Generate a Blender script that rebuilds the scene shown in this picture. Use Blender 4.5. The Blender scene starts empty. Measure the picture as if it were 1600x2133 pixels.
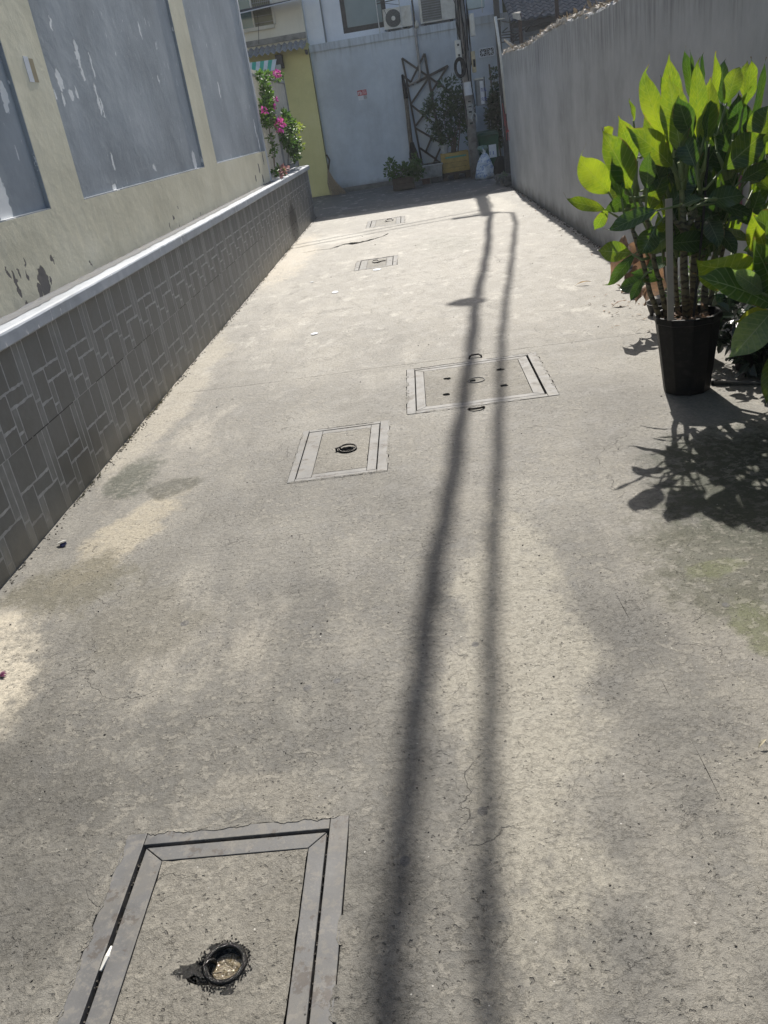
import bpy, bmesh, math, random
from mathutils import Vector, Matrix, geometry
R = math.radians
HAZE = .0012
scene = bpy.context.scene
random.seed(7)

# ---------------------------------------------------------------- camera
FPX, CX, CY = 1720.0, 800.0, 1066.5          # photo pixels
CAM = Vector((0, 0, 1.5))
RX = Vector((0.98938940, 0.02243409, -0.14354572))
RD = Vector((-0.11961299, -0.43505181, -0.89242515))
RF = Vector((-0.08247057, 0.90012587, -0.42775223))
cd = bpy.data.cameras.new('camera'); cam = bpy.data.objects.new('camera', cd)
scene.collection.objects.link(cam); scene.camera = cam
cd.sensor_fit = 'HORIZONTAL'; cd.sensor_width = 36.0; cd.lens = FPX / 1600 * 36.0
cd.clip_start = 0.05; cd.clip_end = 3000
m = Matrix.Identity(4)
for i in range(3):
    m[i][0] = RX[i]; m[i][1] = -RD[i]; m[i][2] = -RF[i]; m[i][3] = CAM[i]
cam.matrix_world = m
def _ray(px, py): return RX * ((px - CX) / FPX) + RD * ((py - CY) / FPX) + RF
def atY(px, py, Y): d = _ray(px, py); return CAM + d * (Y / d.y)
def atX(px, py, X): d = _ray(px, py); return CAM + d * (X / d.x)
def atZ(px, py, Z=0.0): d = _ray(px, py); return CAM + d * ((Z - CAM.z) / d.z)

# ---------------------------------------------------------------- light
SUN_EL, SUN_AZ = R(45.3), R(3.2)               # azimuth measured from +Y towards +X
w = bpy.data.worlds.new('World'); scene.world = w; w.use_nodes = True
nt = w.node_tree; bg = nt.nodes['Background']
sky = nt.nodes.new('ShaderNodeTexSky'); sky.sky_type = 'NISHITA'; sky.sun_disc = False
sky.sun_elevation = SUN_EL; sky.sun_rotation = SUN_AZ
sky.air_density = 1.2; sky.dust_density = 2.5; sky.ozone_density = 1.5
nt.links.new(sky.outputs[0], bg.inputs[0]); bg.inputs[1].default_value = 0.10
sd = bpy.data.lights.new('sun', 'SUN'); sun = bpy.data.objects.new('sun', sd); scene.collection.objects.link(sun)
sd.energy = 4.9; sd.angle = R(0.53); sd.color = (1.0, 0.95, 0.87)
to_sun = Vector((math.sin(SUN_AZ) * math.cos(SUN_EL), math.cos(SUN_AZ) * math.cos(SUN_EL), math.sin(SUN_EL)))
sun.rotation_euler = to_sun.to_track_quat('Z', 'Y').to_euler()
vs = scene.view_settings; vs.view_transform = 'Standard'; vs.look = 'None'; vs.gamma = 1; vs.exposure = 0.42; vs.use_curve_mapping = False
scene.render.engine = 'CYCLES'

# ---------------------------------------------------------------- node helpers
class Mat:
    def __init__(s, name, space='Object'):
        s.m = bpy.data.materials.new(name); s.m.use_nodes = True
        s.t = s.m.node_tree; s.n = s.t.nodes; s.p = s.n['Principled BSDF']; s.out = s.n['Material Output']
        tc = s.n.new('ShaderNodeTexCoord'); s.tc = tc; s.co = tc.outputs[space]
    def link(s, a, b): s.t.links.new(a, b)
    def put(s, sock, v):
        if isinstance(v, bpy.types.NodeSocket): s.link(v, sock)
        elif isinstance(v, (tuple, list)) and len(v) == 3 and sock.type == 'RGBA': sock.default_value = (*v, 1)
        else: sock.default_value = v
    def map(s, scale=(1, 1, 1), loc=(0, 0, 0), rot=(0, 0, 0), co=None):
        k = s.n.new('ShaderNodeMapping'); s.link(co or s.co, k.inputs[0])
        k.inputs[1].default_value = loc; k.inputs[2].default_value = rot; k.inputs[3].default_value = scale; return k.outputs[0]
    def noise(s, scale, det=4, rough=0.55, co=None, dist=0, col=False):
        k = s.n.new('ShaderNodeTexNoise'); s.link(co or s.co, k.inputs['Vector'])
        k.inputs['Scale'].default_value = scale; k.inputs['Detail'].default_value = det
        k.inputs['Roughness'].default_value = rough; k.inputs['Distortion'].default_value = dist
        return k.outputs['Color' if col else 'Fac']
    def vor(s, scale, feat='F1', co=None, out='Distance', rnd=1):
        k = s.n.new('ShaderNodeTexVoronoi'); k.feature = feat; s.link(co or s.co, k.inputs['Vector'])
        k.inputs['Scale'].default_value = scale; k.inputs['Randomness'].default_value = rnd
        return k.outputs[out]
    def ramp(s, f, *stops):
        k = s.n.new('ShaderNodeValToRGB'); s.link(f, k.inputs[0]); e = k.color_ramp.elements
        while len(e) < len(stops): e.new(0.5)
        for el, (p, c) in zip(e, stops):
            el.position = p; el.color = (c, c, c, 1) if not isinstance(c, (tuple, list)) else (*c, 1)
        return k.outputs[0]
    def step(s, f, a, b):                      # smooth 0..1 between a and b
        k = s.n.new('ShaderNodeMapRange'); k.interpolation_type = 'SMOOTHSTEP'
        if a > b: k.inputs['To Min'].default_value = 1; k.inputs['To Max'].default_value = 0; a, b = b, a
        k.inputs['From Min'].default_value = a; k.inputs['From Max'].default_value = b
        s.put(k.inputs['Value'], f); return k.outputs[0]
    def math(s, op, a, b=0.0, c=0.0):
        k = s.n.new('ShaderNodeMath'); k.operation = op
        s.put(k.inputs[0], a); s.put(k.inputs[1], b)
        if op == 'MULTIPLY_ADD': s.put(k.inputs[2], c)
        return k.outputs[0]
    def mul(s, a, b): return s.math('MULTIPLY', a, b)
    def add(s, a, b): return s.math('ADD', a, b)
    def mix(s, f, a, b, mode='MIX'):
        k = s.n.new('ShaderNodeMix'); k.data_type = 'RGBA'; k.blend_type = mode
        s.put(k.inputs[0], f); s.put(k.inputs[6], a); s.put(k.inputs[7], b); return k.outputs[2]
    def warp(s, amt, scale, co=None, det=3):
        co = co or s.co
        n = s.noise(scale, det, 0.5, co, col=True)
        v = s.n.new('ShaderNodeVectorMath'); v.operation = 'MULTIPLY_ADD'
        s.link(n, v.inputs[0]); v.inputs[1].default_value = (amt,) * 3
        a = s.n.new('ShaderNodeVectorMath'); a.operation = 'SUBTRACT'; s.link(co, a.inputs[0]); a.inputs[1].default_value = (amt / 2,) * 3
        s.link(a.outputs[0], v.inputs[2]); return v.outputs[0]
    def xyz(s, co=None):
        k = s.n.new('ShaderNodeSeparateXYZ'); s.link(co or s.co, k.inputs[0]); return k.outputs
    def blob(s, c, r, rot=0.0, co=None, soft=1.0):  # elliptical mask: 1 in the middle -> 0 at the radius
        mp = s.n.new('ShaderNodeMapping'); mp.vector_type = 'TEXTURE'
        s.link(co or s.co, mp.inputs[0]); mp.inputs[1].default_value = c; mp.inputs[2].default_value = (0, 0, rot)
        mp.inputs[3].default_value = r
        l = s.n.new('ShaderNodeVectorMath'); l.operation = 'LENGTH'; s.link(mp.outputs[0], l.inputs[0])
        return s.step(l.outputs['Value'], 1.0, 1.0 - soft)
    def bump(s, h, strength=0.5, dist=0.002, prev=None):
        k = s.n.new('ShaderNodeBump'); k.inputs['Strength'].default_value = strength; k.inputs['Distance'].default_value = dist
        s.link(h, k.inputs['Height'])
        if prev: s.link(prev, k.inputs['Normal'])
        s.link(k.outputs[0], s.p.inputs['Normal']); return k.outputs[0]
    def done(s, col=None, rough=None, metal=None, spec=None):
        for nme, v in (('Base Color', col), ('Roughness', rough), ('Metallic', metal), ('Specular IOR Level', spec)):
            if v is not None: s.put(s.p.inputs[nme], v)
        return s.m

def simple(name, col, rough=0.7, var=0.25, scale=12, metal=0.0, bump=0.0, spec=0.4, dirt=None):
    M = Mat(name)
    n = M.noise(scale, 6, 0.6); n2 = M.noise(scale * 6, 4, 0.6)
    dark = tuple(c * (1 - var) for c in col); lite = tuple(min(1, c * (1 + var * .6)) for c in col)
    c = M.ramp(n, (0.3, dark), (0.7, lite))
    c = M.mix(M.mul(M.step(n2, .5, .75), .25), c, dark)
    if dirt: c = M.mix(M.mul(M.step(M.noise(scale * .35, 7, .65), .48, .68), .6), c, dirt)
    if bump: M.bump(n2, bump, 0.003)
    return M.done(c, M.ramp(n, (0.2, rough * .85), (0.8, min(1, rough * 1.15))), metal, spec)

# ---------------------------------------------------------------- materials
def concrete(name, slab=False):
    M = Mat(name)
    wco = M.warp(0.05, 9)
    big = M.noise(0.9, 7, 0.6); mid = M.noise(7, 7, 0.62, wco); fine = M.noise(70, 5, 0.65); grit = M.noise(420, 2, 0.5)
    X, Y, Z = M.xyz()
    base = M.ramp(big, (0.38, (0.098, 0.093, 0.081)), (0.50, (0.152, 0.144, 0.126)), (0.62, (0.225, 0.212, 0.183)))
    base = M.mix(M.mul(M.step(mid, 0.45, 0.72), 0.50), base, (0.275, 0.262, 0.228))
    base = M.mix(M.mul(M.step(mid, 0.50, 0.30), 0.50), base, (0.112, 0.109, 0.100))
    if not slab:
        def add(c, r, rot, col, amt, lo=0.24, hi=0.66):
            nonlocal base
            k = M.blob((*c, 0), (r[0], r[1], 50), rot, co=wide)
            k = M.step(M.mul(M.math('POWER', k, .7), M.add(M.mul(M.mix(.72, mid, tex), 2.7), -0.42)), lo, hi)
            base = M.mix(M.mul(k, amt), base, col)
        # long diagonal wash streaks, stronger towards the left wall
        stk = M.noise(1.5, 8, .68, M.map((1, .28, 1), rot=(0, 0, -.95), co=M.warp(.25, 1.4, det=5)))
        lft = M.add(M.mul(M.step(X, .4, -1.7), .65), .28)
        base = M.mix(M.mul(M.step(stk, .50, .66), M.mul(lft, .85)), base, (0.41, 0.375, 0.310))
        base = M.mix(M.mul(M.step(stk, .48, .36), lft), base, (0.098, 0.092, 0.078))
        wide = M.warp(0.5, 1.9, det=6); tex = M.noise(20, 8, .72, M.map((1, .7, 1), loc=(3, 2, 0)))
        # far part paler: the low sun's sheen put into the colour
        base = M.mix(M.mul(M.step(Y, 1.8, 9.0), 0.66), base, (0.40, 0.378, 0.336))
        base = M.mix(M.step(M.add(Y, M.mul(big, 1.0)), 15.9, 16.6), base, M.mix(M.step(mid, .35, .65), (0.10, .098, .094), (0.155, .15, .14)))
        add((0.14, 2.1), (0.30, 1.7), -0.08, (0.35, 0.325, 0.265), 0.7)
        add((-1.75, 2.1), (0.50, 0.75), 0.1, (0.58, 0.52, 0.41), 0.8)
        add((-1.45, 3.2), (0.26, 0.75), -0.3, (0.46, 0.40, 0.29), 0.6)
        add((-1.80, 5.6), (0.33, 2.6), 0.0, (0.46, 0.415, 0.33), 0.55)
        add((-1.78, 11.5), (0.6, 3.5), 0.0, (0.56, 0.50, 0.40), 0.7)
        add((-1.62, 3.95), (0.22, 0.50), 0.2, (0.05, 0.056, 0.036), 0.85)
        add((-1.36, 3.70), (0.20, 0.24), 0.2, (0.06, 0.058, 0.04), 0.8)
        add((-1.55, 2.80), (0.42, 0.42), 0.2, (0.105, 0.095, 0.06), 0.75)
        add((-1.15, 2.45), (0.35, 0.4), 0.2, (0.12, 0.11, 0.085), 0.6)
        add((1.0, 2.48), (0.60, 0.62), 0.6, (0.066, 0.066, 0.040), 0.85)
        add((1.30, 3.05), (0.85, 0.95), 0.0, (0.035, 0.040, 0.020), 0.95)  # deepens the potted plant's cast shadow, painted into the concrete colour
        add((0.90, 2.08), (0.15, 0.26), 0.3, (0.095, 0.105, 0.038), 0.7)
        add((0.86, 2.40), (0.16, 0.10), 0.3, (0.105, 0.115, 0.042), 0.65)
        add((0.75, 1.4), (0.35, 0.45), 0.3, (0.30, 0.275, 0.225), 0.4)
        add((0.30, 10.6), (0.55, 1.3), 0.2, (0.27, 0.26, 0.225), 0.75)
        add((-1.2, 12.6), (0.7, 0.8), 0.3, (0.55, 0.53, 0.47), 0.7)
        add((1.2, 14.0), (0.5, 2.0), 0.0, (0.50, 0.47, 0.40), 0.5)
        add((-0.55, 1.60), (0.30, 0.13), 0.0, (0.29, 0.265, 0.215), 0.35)
        # blotchy worn skin between 5 and 9 m
        worn = M.mul(M.step(M.noise(5.5, 6, 0.7, M.map((1, 0.55, 1), co=wco)), 0.55, 0.62), M.mul(M.step(Y, 4.6, 6.0), M.step(Y, 13, 8)))
        base = M.mix(M.mul(worn, 0.65), base, (0.20, 0.19, 0.168))
        pale = M.mul(M.step(M.noise(4.2, 7, 0.72, M.map((1, 0.6, 1), loc=(7, 3, 0), co=wco)), 0.54, 0.64), M.step(Y, 4.0, 7.0))
        base = M.mix(M.mul(pale, 0.60), base, (0.50, 0.475, 0.42))
        # old chewing gum
        for gx, gy, gr in ((0.02, 2.13, .013), (-.496, 2.0, .015), (-.407, 2.018, .013), (-.986, 2.444, .018), (.801, 2.197, .013), (-.015, 1.455, .014), (-.20, 1.33, .014)):
            base = M.mix(M.mul(M.blob((gx, gy, 0), (gr, gr * 1.15, 50), 0, co=M.co, soft=.25), 0.72), base, (0.085, 0.085, 0.09))
    else:
        base = M.mix(0.25, base, (0.24, 0.215, 0.165))
    # sandy mortar showing through the worn skin: patches with crisp edges
    skin = M.noise(26, 8, 0.72, wco)
    pat = M.step(skin, 0.50, 0.56)
    msk = M.step(M.noise(1.7, 4, 0.6), 0.35, 0.6)
    base = M.mix(M.mul(M.mul(pat, msk), 0.38), base, (0.30, 0.278, 0.232))
    # hair cracks in broken loops
    cw = M.warp(0.035, 30, det=4)
    def ridge(sc, wdt, loc): # contour lines of a noise field: wandering hair cracks
        return M.step(M.math('ABSOLUTE', M.math('SUBTRACT', M.noise(sc, 5, 0.62, M.map(loc=loc), dist=.6), 0.5)), wdt, 0.0)
    c1 = M.mul(ridge(24, .016, (2, 5, 0)), M.step(M.noise(38, 3, 0.6), 0.54, 0.62))
    c1 = M.mul(c1, M.step(M.noise(2.2, 4, .6, M.map(loc=(8, 1, 0))), .40, .58))
    d2 = M.vor(1.25, 'DISTANCE_TO_EDGE', M.warp(0.30, 5, det=7)); c2 = M.step(d2, 0.0032, 0.0005)
    c2 = M.mul(c2, M.step(M.noise(2.6, 4, 0.6, M.map(loc=(3, 9, 1))), 0.52, 0.60))
    # pits and dark crumbs
    pv = M.vor(75, 'F1', cw); pr = M.vor(75, 'F1', cw, 'Color')
    pit = M.mul(M.step(pv, 0.30, 0.16), M.step(M.xyz(pr)[0], 0.70, 0.76))
    pit = M.mul(pit, M.step(M.noise(5, 3, .6, M.map(loc=(1, 1, 5))), .42, .56))
    dark = M.math('MAXIMUM', M.mul(c1, 0.40), M.math('MAXIMUM', M.mul(c2, 0.45), M.mul(pit, 0.6)))
    base = M.mix(dark, base, (0.065, 0.06, 0.055))
    ws = M.vor(48, 'F1', M.map(loc=(5, 2, 0))); wr = M.vor(48, 'F1', M.map(loc=(5, 2, 0)), 'Color')
    base = M.mix(M.mul(M.mul(M.step(ws, 0.12, 0.06), M.step(M.xyz(wr)[0], .92, .94)), 0.6), base, (0.75, 0.73, 0.68))
    g = M.ramp(M.mix(0.5, fine, grit), (0.32, 0.52), (0.68, 1.28))
    base = M.mix(1.0, base, g, 'MULTIPLY')
    h = M.add(M.mul(mid, .7), M.add(M.mul(fine, .5), M.add(M.mul(grit, 0.16), M.add(M.mul(pat, .08), M.mul(skin, .55)))))
    h = M.math('SUBTRACT', h, M.mul(dark, 0.9))
    M.bump(h, 1.0, 0.0065)
    return M.done(base, M.ramp(mid, (0.3, 0.62), (0.7, 0.80)), 0, 0.45)

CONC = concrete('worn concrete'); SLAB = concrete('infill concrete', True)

def plaster(name, col, lite, dark, peels=(), flakes=0.0, peelcol=(0.75, 0.76, 0.76), streak=0.0, ax='X', top=None, lowdirt=None, rough=.62, relief=.35, topamt=.8):
    M = Mat(name)
    co = M.warp(0.06, 8)
    n1 = M.noise(1.1, 7, 0.62); n2 = M.noise(9, 6, 0.6, co); n3 = M.noise(90, 4, 0.6)
    c = M.ramp(n1, (0.33, dark), (0.52, col), (0.72, lite))
    c = M.mix(M.mul(M.step(n2, 0.5, 0.75), 0.3), c, lite)
    X, Y, Z = M.xyz()
    sc = (1, 5.5, 0.45) if ax == 'X' else (5.5, 1, 0.45)
    st = M.noise(2.2, 7, 0.68, M.map(sc))
    if streak:
        c = M.mix(M.mul(M.step(st, 0.48, 0.70), streak), c, tuple(k * .45 for k in col))
        c = M.mix(M.mul(M.step(st, 0.48, 0.28), streak * .5), c, lite)
    if top:
        z0, dz = top
        k = M.step(M.math('ADD', Z, M.mul(st, dz * 1.8)), z0 + dz * .35, z0 + dz * 1.5)
        k = M.mul(k, M.step(st, .42, .62))
        c = M.mix(M.mul(k, topamt), c, (0.05, 0.05, 0.05))
    if lowdirt:
        z1, dc, amt = lowdirt
        k = M.step(M.add(Z, M.mul(M.noise(4, 6, .65), .35)), z1 + .22, z1 - .05)
        c = M.mix(M.mul(k, amt), c, dc)
    h = M.add(M.mul(n2, 0.8), M.mul(n3, 0.12))
    # trowel marks: arcs
    tr = M.noise(3.2, 4, 0.5, co)
    h = M.add(h, M.mul(tr, 1.1))
    mask = None
    if flakes:
        f = M.noise(13, 5, .6, M.map((1, 2.4, .55) if ax == 'X' else (2.4, 1, .55)))
        area = M.noise(1.3, 2, .5, M.map(loc=(4, 8, 2)))
        mask = M.mul(M.step(f, 0.68 - flakes * .05, 0.695 - flakes * .05), M.step(area, 0.45, 0.55))
    pw = M.warp(0.09, 22, det=5)
    for cc, rr in peels:
        b = M.blob(cc, rr, 0, co=pw, soft=.12)
        mask = b if mask is None else M.math('MAXIMUM', mask, b)
    if mask is not None:
        c = M.mix(mask, c, peelcol); h = M.math('SUBTRACT', h, M.mul(mask, .8))
    M.bump(h, relief, 0.012)
    return M.done(c, rough, 0, .4)

def YZ(px, py, X): p = atX(px, py, X); return (X, p.y, p.z)
pan_peels = []
for px, py, ry, rz in ((405, 333, .035, .075), (418, 322, .012, .09), (160, 103, .018, .06), (165, 128, .010, .06), (175, 160, .012, .035), (205, 205, .012, .10), (214, 222, .01, .05),
                       (150, 197, .022, .03), (160, 190, .010, .04), (124, 165, .02, .06), (116, 200, .015, .03), (133, 208, .012, .035), (190, 128, .012, .05), (195, 145, .010, .05),
                       (292, 62, .012, .06), (331, 166, .008, .03), (236, 338, .012, .045), (322, 348, .016, .03), (240, 391, .022, .03), (457, 187, .018, .07), (431, 95, .008, .03),
                       (8, 195, .028, .05), (12, 215, .012, .05), (3, 420, .05, .14), (14, 445, .022, .06), (532, 268, .02, .10), (540, 300, .02, .12), (107, 50, .012, .03)):
    x, y, z = YZ(px, py, -1.99); pan_peels.append(((x, y, z), (5, ry * 1.9, rz * 1.15)))
PANEL = plaster('grey blue panel paint', (0.325, 0.355, 0.385), (0.43, 0.46, 0.485), (0.235, 0.26, 0.282), pan_peels, flakes=.45, streak=.06, relief=.36)
cr_peels = []
for px, py, ry, rz in ((92, 588, .065, .085), (84, 610, .03, .05), (34, 590, .022, .07), (57, 574, .012, .022), (40, 570, .012, .035), (52, 549, .01, .03), (108, 538, .018, .03), (14, 564, .012, .04),
                       (60, 640, .03, .02), (105, 582, .012, .03), (362, 455, .02, .02), (354, 470, .012, .03), (375, 474, .012, .04), (404, 458, .01, .02), (418, 447, .01, .02), (370, 430, .008, .02),
                       (540, 352, .05, .07), (548, 330, .03, .09), (548, 372, .05, .05), (189, 549, .01, .02), (533, 372, .04, .05)):
    x, y, z = YZ(px, py, -1.97); cr_peels.append(((x, y, z), (5, ry, rz)))
CREAM = plaster('cream wall paint', (0.70, 0.655, 0.50), (0.79, 0.75, 0.61), (0.60, 0.56, 0.42), cr_peels, peelcol=(0.13, 0.12, 0.115), streak=.04, lowdirt=(.95, (0.30, 0.29, 0.22), .5), relief=.38)
CAP = plaster('whitewashed ledge', (0.37, 0.40, 0.44), (0.46, 0.485, 0.52), (0.27, 0.29, 0.31), flakes=.9, peelcol=(0.70, 0.70, 0.70), streak=.18, relief=.3)
RWALL = plaster('grey render', (0.385, 0.398, 0.41), (0.47, 0.482, 0.495), (0.29, 0.298, 0.31), streak=.07, topamt=.4, top=(1.80, .26), lowdirt=(.20, (.10, .10, .09), .85), relief=.45, rough=.75)
BLUE = plaster('pale blue render', (0.52, 0.575, 0.635), (0.61, 0.66, 0.71), (0.43, 0.475, 0.525), streak=.12, ax='Y', top=(2.95, .22), topamt=.25, lowdirt=(.22, (.14, .14, .135), .8))
WHITEB = plaster('white painted render', (0.76, 0.80, 0.86), (0.82, 0.86, 0.90), (0.68, 0.72, 0.78), streak=.08, ax='Y')
YELLOW = plaster('yellow render', (0.62, 0.58, 0.27), (0.68, 0.64, 0.33), (0.55, 0.52, 0.24), streak=.08, ax='Y', lowdirt=(.05, (.2, .19, .12), .6))
BEIGE = plaster('beige render', (0.72, 0.69, 0.60), (0.78, 0.75, 0.66), (0.65, 0.62, 0.53), streak=.08, ax='Y')

def tile_mat(br=1.0):
    M = Mat('charcoal stone tile')
    n = M.noise(16, 7, .65); n2 = M.noise(140, 4, .6); big = M.noise(1.1, 5, .6)
    X, Y, Z = M.xyz()
    c = M.ramp(n, (.32, (.100, .103, .100)), (.68, (.158, .162, .156)))
    c = M.mix(M.mul(M.step(n2, .55, .75), .4), c, (.21, .205, .19))
    low = M.step(M.add(Z, M.mul(M.noise(5, 6, .65), .35)), .38, .12)
    c = M.mix(M.mul(low, .5), c, (.20, .175, .125))
    c = M.mix(M.mul(M.mul(M.step(Y, 5, 11), M.step(big, .35, .65)), .45), c, (.24, .225, .19))
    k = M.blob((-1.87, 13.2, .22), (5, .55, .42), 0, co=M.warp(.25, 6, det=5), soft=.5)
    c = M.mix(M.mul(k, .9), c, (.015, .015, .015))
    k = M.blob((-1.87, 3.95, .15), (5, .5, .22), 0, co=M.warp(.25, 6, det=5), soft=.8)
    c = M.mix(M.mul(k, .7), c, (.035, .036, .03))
    if br != 1.0: c = M.mix(1.0, c, (br, br, br), 'MULTIPLY')
    c = M.mix(M.mul(M.step(M.noise(3.2, 6, .7, M.map(loc=(4, 4, 4))), .45, .65), .30), c, (.06, .062, .058))
    M.bump(M.add(n, M.mul(n2, .5)), .35, .003)
    return M.done(c, M.ramp(n, (.3, .42), (.7, .6)), 0, .5)
TILE = tile_mat()
def grout_mat():
    M = Mat('tile grout')
    n = M.noise(20, 6, .65); X, Y, Z = M.xyz()
    c = M.ramp(n, (.35, (.34, .34, .33)), (.65, (.48, .48, .47)))
    low = M.step(M.add(Z, M.mul(M.noise(5, 6, .65), .35)), .42, .15)
    c = M.mix(M.mul(low, .6), c, (.17, .15, .11))
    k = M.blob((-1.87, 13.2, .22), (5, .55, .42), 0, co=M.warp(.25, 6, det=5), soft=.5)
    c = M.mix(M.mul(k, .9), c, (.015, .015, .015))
    M.bump(M.noise(120, 4, .6), .5, .003)
    return M.done(c, .85, 0, .3)
GROUT = grout_mat()

def steel_mat():
    M = Mat('worn galvanised steel')
    n = M.noise(14, 6, .6, M.map((1, 1, 1))); n2 = M.noise(180, 3, .6); n3 = M.noise(4, 5, .7)
    c = M.ramp(n, (.3, (.095, .095, .096)), (.7, (.15, .149, .148)))
    c = M.mix(M.mul(M.step(M.xyz()[1], 1.8, 4.2), .75), c, M.ramp(n, (.3, (.155, .153, .149)), (.7, (.245, .242, .235))))
    c = M.mix(M.mul(M.step(n2, .55, .7), .35), c, (.17, .16, .15))
    c = M.mix(M.mul(M.step(n3, .46, .60), .5), c, (.15, .14, .122)); c = M.mix(M.mul(M.step(M.noise(28, 6, .75), .50, .60), .5), c, (.21, .195, .17)); c = M.mix(M.mul(M.step(M.noise(9, 7, .75, M.map(loc=(5, 5, 0))), .56, .60), .6), c, (.075, .06, .05))
    pv = M.vor(300, 'F1'); c = M.mix(M.mul(M.step(pv, .25, .1), .25), c, (.08, .07, .06))
    M.bump(M.add(n, M.mul(n2, .3)), .3, .002)
    return M.done(c, M.ramp(n, (.3, .42), (.7, .78)), .05, .22)
STEEL = steel_mat()
IRON = simple('blackened iron', (.028, .025, .023), .38, .4, 60, metal=.6, bump=.8)
IRONW = simple('wet black iron', (.02, .018, .017), .16, .4, 90, metal=.5, bump=1.0, spec=1.0)
DIRT = simple('dark damp dirt', (.022, .020, .017), .95, .5, 60, bump=1)
WET = simple('wet silt', (.03, .028, .024), .07, .5, 120, bump=1.0, spec=1.0)
SOIL = simple('potting soil', (.035, .026, .018), .95, .5, 40, bump=1)
BLACKP = simple('black plastic', (.006, .006, .0065), .5, .5, 90, bump=.4, spec=.22, dirt=(.022, .021, .019))
WOODY = simple('yellow crate wood', (.50, .36, .12), .7, .3, 8, bump=.3, dirt=(.18, .12, .05))
WOODG = simple('grey weathered wood', (.20, .18, .155), .8, .35, 14, bump=.5)
WOODB = simple('brown weathered wood', (.10, .08, .062), .85, .4, 14, bump=.5)
STAKE = simple('pale wooden stake', (.42, .37, .31), .7, .15, 10)
BARK = simple('rough bark', (.17, .145, .115), .9, .4, 20, bump=1, dirt=(.06, .05, .04))
POLEC = simple('pole concrete', (.36, .34, .32), .85, .35, 9, bump=.5, dirt=(.13, .10, .085))
DARKMETAL = simple('dark painted metal', (.06, .058, .058), .55, .35, 20, metal=.3)
GREYMETAL = simple('grey painted metal', (.24, .25, .26), .5, .25, 10, metal=.2)
WHITEM = simple('white enamel', (.66, .65, .60), .45, .15, 8, dirt=(.4, .37, .3))
CREAMP = simple('yellowed plastic', (.55, .48, .32), .5, .2, 10, dirt=(.3, .24, .15))
CABLE = simple('black cable', (.015, .015, .016), .5, .3, 30)
GREENP = simple('green plastic', (.012, .07, .036), .42, .25, 8, dirt=(.03, .06, .04))
RED = simple('red paint', (.45, .02, .03), .5, .2, 20)
WHITEP = simple('white paper', (.66, .68, .72), .7, .12, 20)
BLUEINK = simple('blue ink', (.03, .06, .33), .6, .3, 30)
TEALINK = simple('teal ink', (.12, .36, .28), .6, .3, 30)
TANP = simple('tan paper', (.33, .28, .18), .8, .15, 20)
def sack_mat():
    M = Mat('printed white sack'); n = M.noise(8, 6, .6)
    c = M.mix(M.step(n, .35, .65), (.42, .47, .52), (.68, .72, .76))
    k = M.mul(M.step(M.noise(9, 3, .5, M.map((1, 1, 2.4), loc=(3, 1, 7))), .52, .56), M.step(M.noise(60, 2, .5, M.map((1, 1, .4))), .44, .5))
    c = M.mix(M.mul(k, .8), c, (.10, .19, .42)); M.bump(M.noise(18, 5, .6), .6, .02)
    return M.done(c, .4, 0, .5)
TRASH = sack_mat()
TROUGH = simple('white plastic trough', (.45, .46, .45), .6, .3, 12, dirt=(.15, .14, .11))
DARKV = simple('dark void', (.01, .01, .012), .9, .3, 5)
ROOFT = simple('dark roof tile', (.075, .085, .10), .6, .35, 9, bump=.3)
SHEET = simple('weathered metal sheet', (.16, .17, .19), .5, .3, 3, metal=.2)
LITEBAR = simple('pale grey paint', (.42, .43, .44), .5, .2, 10)
FIBRE = simple('fibre cement sheet', (.36, .355, .35), .85, .25, 9, bump=.4)
GREENA = simple('green awning cloth', (.05, .40, .28), .6, .2, 5)
WHITEA = simple('white awning cloth', (.62, .66, .66), .6, .2, 5)
STRAW = simple('broom straw', (.36, .29, .20), .9, .35, 40)
DRY = simple('dry brown leaf', (.26, .16, .09), .7, .45, 25, bump=.5)
OLIVE = simple('mossy olive wall', (.12, .13, .06), .9, .4, 2, bump=.3)
RUBBLE = simple('broken pale rubble', (.55, .50, .43), .85, .35, 25, bump=.6, dirt=(.2, .17, .13))
GLASS = simple('frosted window glass', (.20, .255, .27), .18, .12, 2, spec=.6)
GLASST = simple('teal window glass', (.09, .20, .22), .15, .2, 2, spec=.6)
TERRA = simple('painted trough', (.30, .26, .22), .8, .3, 10)

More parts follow.
